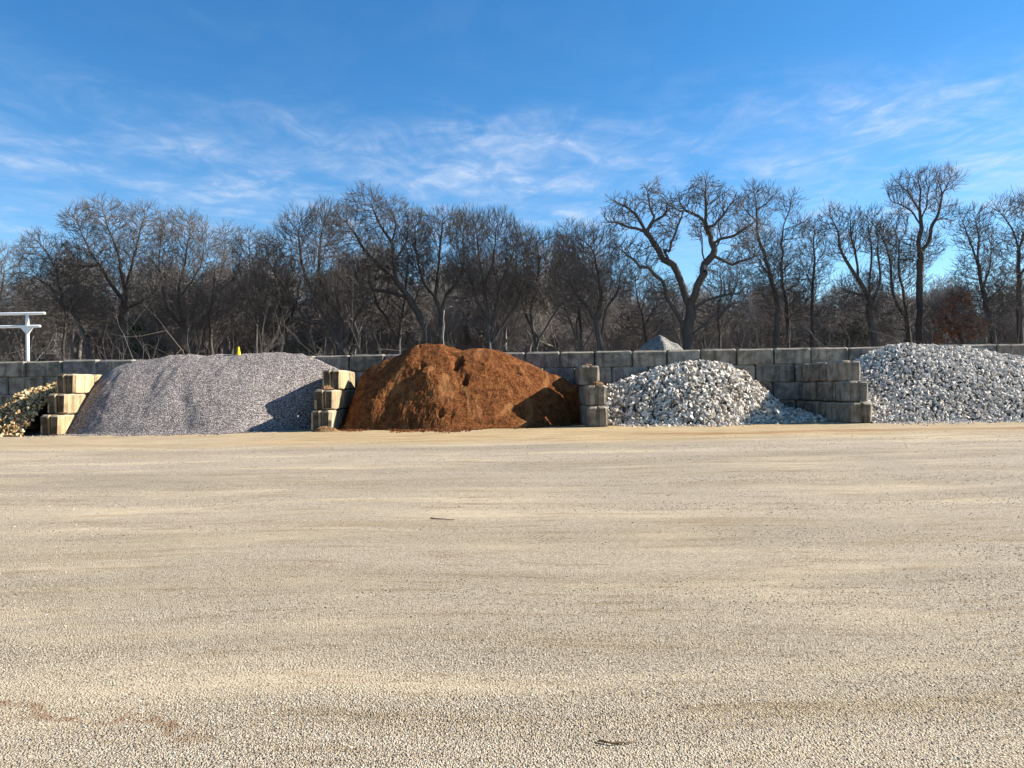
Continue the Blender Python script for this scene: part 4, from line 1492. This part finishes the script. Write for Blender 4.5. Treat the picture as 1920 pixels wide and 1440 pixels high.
def build_pipe_frame():
    Y = 28.5
    p_top = W(50, 588, Y)
    base = Vector((W(52, 670, Y).x, Y, ground_z(0, Y)))
    root = empty("pipe_frame", tuple(base))
    tag(root, "white painted steel pipe frame rising behind the wall at the left edge", "pipe frame")
    hz = p_top.z - base.z
    lz = W(50, 612, Y).z - base.z
    px = Y / FPX
    pipe("post", [(0, 0, 0), (0, 0, lz + 0.12), (-0.01, 0, hz)], [3.1 * px, 3.0 * px, 2.5 * px], M_white, root)
    for nm, z, xr, r in (("upper_rail", hz, (84 - 50) * px, 2.75 * px), ("lower_rail", lz, (75 - 50) * px, 2.7 * px)):
        x0 = -4.4
        pipe(nm, [(x0, 0.0, z), (x0 + 0.02, 0, z), (xr - 0.06, 0, z), (xr - 0.02, 0, z), (xr, 0, z)], [r * 0.8, r, r, r * 0.9, r * 0.55], M_white, root)
    for sx in (-1, 1):
        bm = bmesh.new()
        ln = 0.19 if sx < 0 else 0.15
        pr = [(sx * 2.6 * px, -2.4 * px + lz), (sx * (2.6 * px + ln), -2.4 * px + lz), (sx * 2.6 * px, lz - 2.4 * px - 0.21)]
        fr = [bm.verts.new((x, -0.05, z)) for x, z in pr]
        bk = [bm.verts.new((x, 0.05, z)) for x, z in pr]
        bm.faces.new(fr)
        bm.faces.new(bk[::-1])
        for i in range(3):
            bm.faces.new((fr[i], fr[(i + 1) % 3], bk[(i + 1) % 3], bk[i]))
        bm_obj("gusset", bm, M_white, root)
    # the far post that carries the other end, just out of the frame
    pipe("post", [(-4.0, 0, 0), (-4.0, 0, hz)], [3.4 * px, 2.7 * px], M_white, root)


build_pipe_frame()


def build_cone():
    p = W(447.5, 667, 24.3)
    root = empty("traffic_cone", (p.x, 24.3, p.z - 0.03), 0.3)
    tag(root, "small bright yellow cone standing on the gravel crest", "traffic cone")
    bm = bmesh.new()
    tube_bm(bm, (0, 0, 0.02), (0, 0, 0.30), 0.072, 0.026, 16, False)
    bm2 = None
    bm_obj("cone_body", bm, M_yellow, root)
    bm = bmesh.new()
    bmesh.ops.create_cube(bm, size=1, matrix=Matrix.Diagonal((0.185, 0.185, 0.025, 1)))
    bmesh.ops.bevel(bm, geom=bm.edges, offset=0.008, segments=1, affect='EDGES')
    bm_obj("base", bm, M_yellow, root, (0, 0, 0.012))
    bm = bmesh.new()
    tube_bm(bm, (0, 0, 0.298), (0, 0, 0.318), 0.0275, 0.0245, 14)
    bm_obj("cap", bm, M_yellow, root)
    bm = bmesh.new()
    tube_bm(bm, (0, -0.038, 0.215), (0, -0.046, 0.213), 0.009, 0.009, 10)
    bm_obj("hole", bm, M_hole, root)


build_cone()


def build_dead_sapling():
    Y = 36.0
    b0 = W(831, 700, Y)
    pts = [W(833, 655, Y), W(830.5, 632, Y), W(832.5, 612, Y), W(831.5, 596, Y), W(833, 582, Y), W(836, 577.5, Y), W(841, 576.5, Y), W(848, 574, Y)]
    base = Vector((b0.x, Y, ground_z(0, Y) - 0.05))
    root = empty("dead_sapling", tuple(base))
    tag(root, "thin pale dead sapling with a bent top rising behind the soil peak", "sapling")
    P = [Vector((0, 0, 0))] + [p - base + Vector((0, 0.05 * ((i * 7) % 3 - 1), 0)) for i, p in enumerate(pts)]
    pipe("trunk", P[:6], [0.034, 0.030, 0.028, 0.026, 0.022, 0.020], M_pole, root, 7)
    pipe("branch", P[5:], [0.020, 0.017, 0.014, 0.008], M_pole, root, 7)


build_dead_sapling()


def stick(label, px0, py0, px1, py1, r, seed, fork=False):
    def on_ground(px, py):
        d = _r * ((px - 960) / FPX) + _u * (-(py - 720) / FPX) + _f
        t = 3.0
        for _ in range(40):
            p = Vector((0, 0, EYE)) + d * t
            t += (p.z - ground_h(p.x, p.y)) / max(0.05, -d.z + 0.0233)
        return Vector((0, 0, EYE)) + d * t
    a, b_ = on_ground(px0, py0), on_ground(px1, py1)
    rr = random.Random(seed)
    pts, rad_ = [], []
    for k in range(6):
        u = k / 5
        p = a.lerp(b_, u)
        p.x += rr.uniform(-1, 1) * 0.008
        p.y += rr.uniform(-1, 1) * 0.02
        p.z = ground_h(p.x, p.y) + r * 1.2 + rr.uniform(0, 0.006)
        pts.append(p - a)
        rad_.append(r * (1 - 0.5 * u))
    bm_root = pipe("stick", pts, rad_, M_stick, None, 7)
    bm_root.location = a
    tag(bm_root, label, "stick", "dry sticks lying on the gravel")


stick("thin brown stick lying on the gravel in the middle of the yard", 808, 974, 852, 976.5, 0.0075, 1)
stick("dark crooked stick lying on the gravel nearest the camera", 1118, 1396, 1190, 1396, 0.0045, 2)
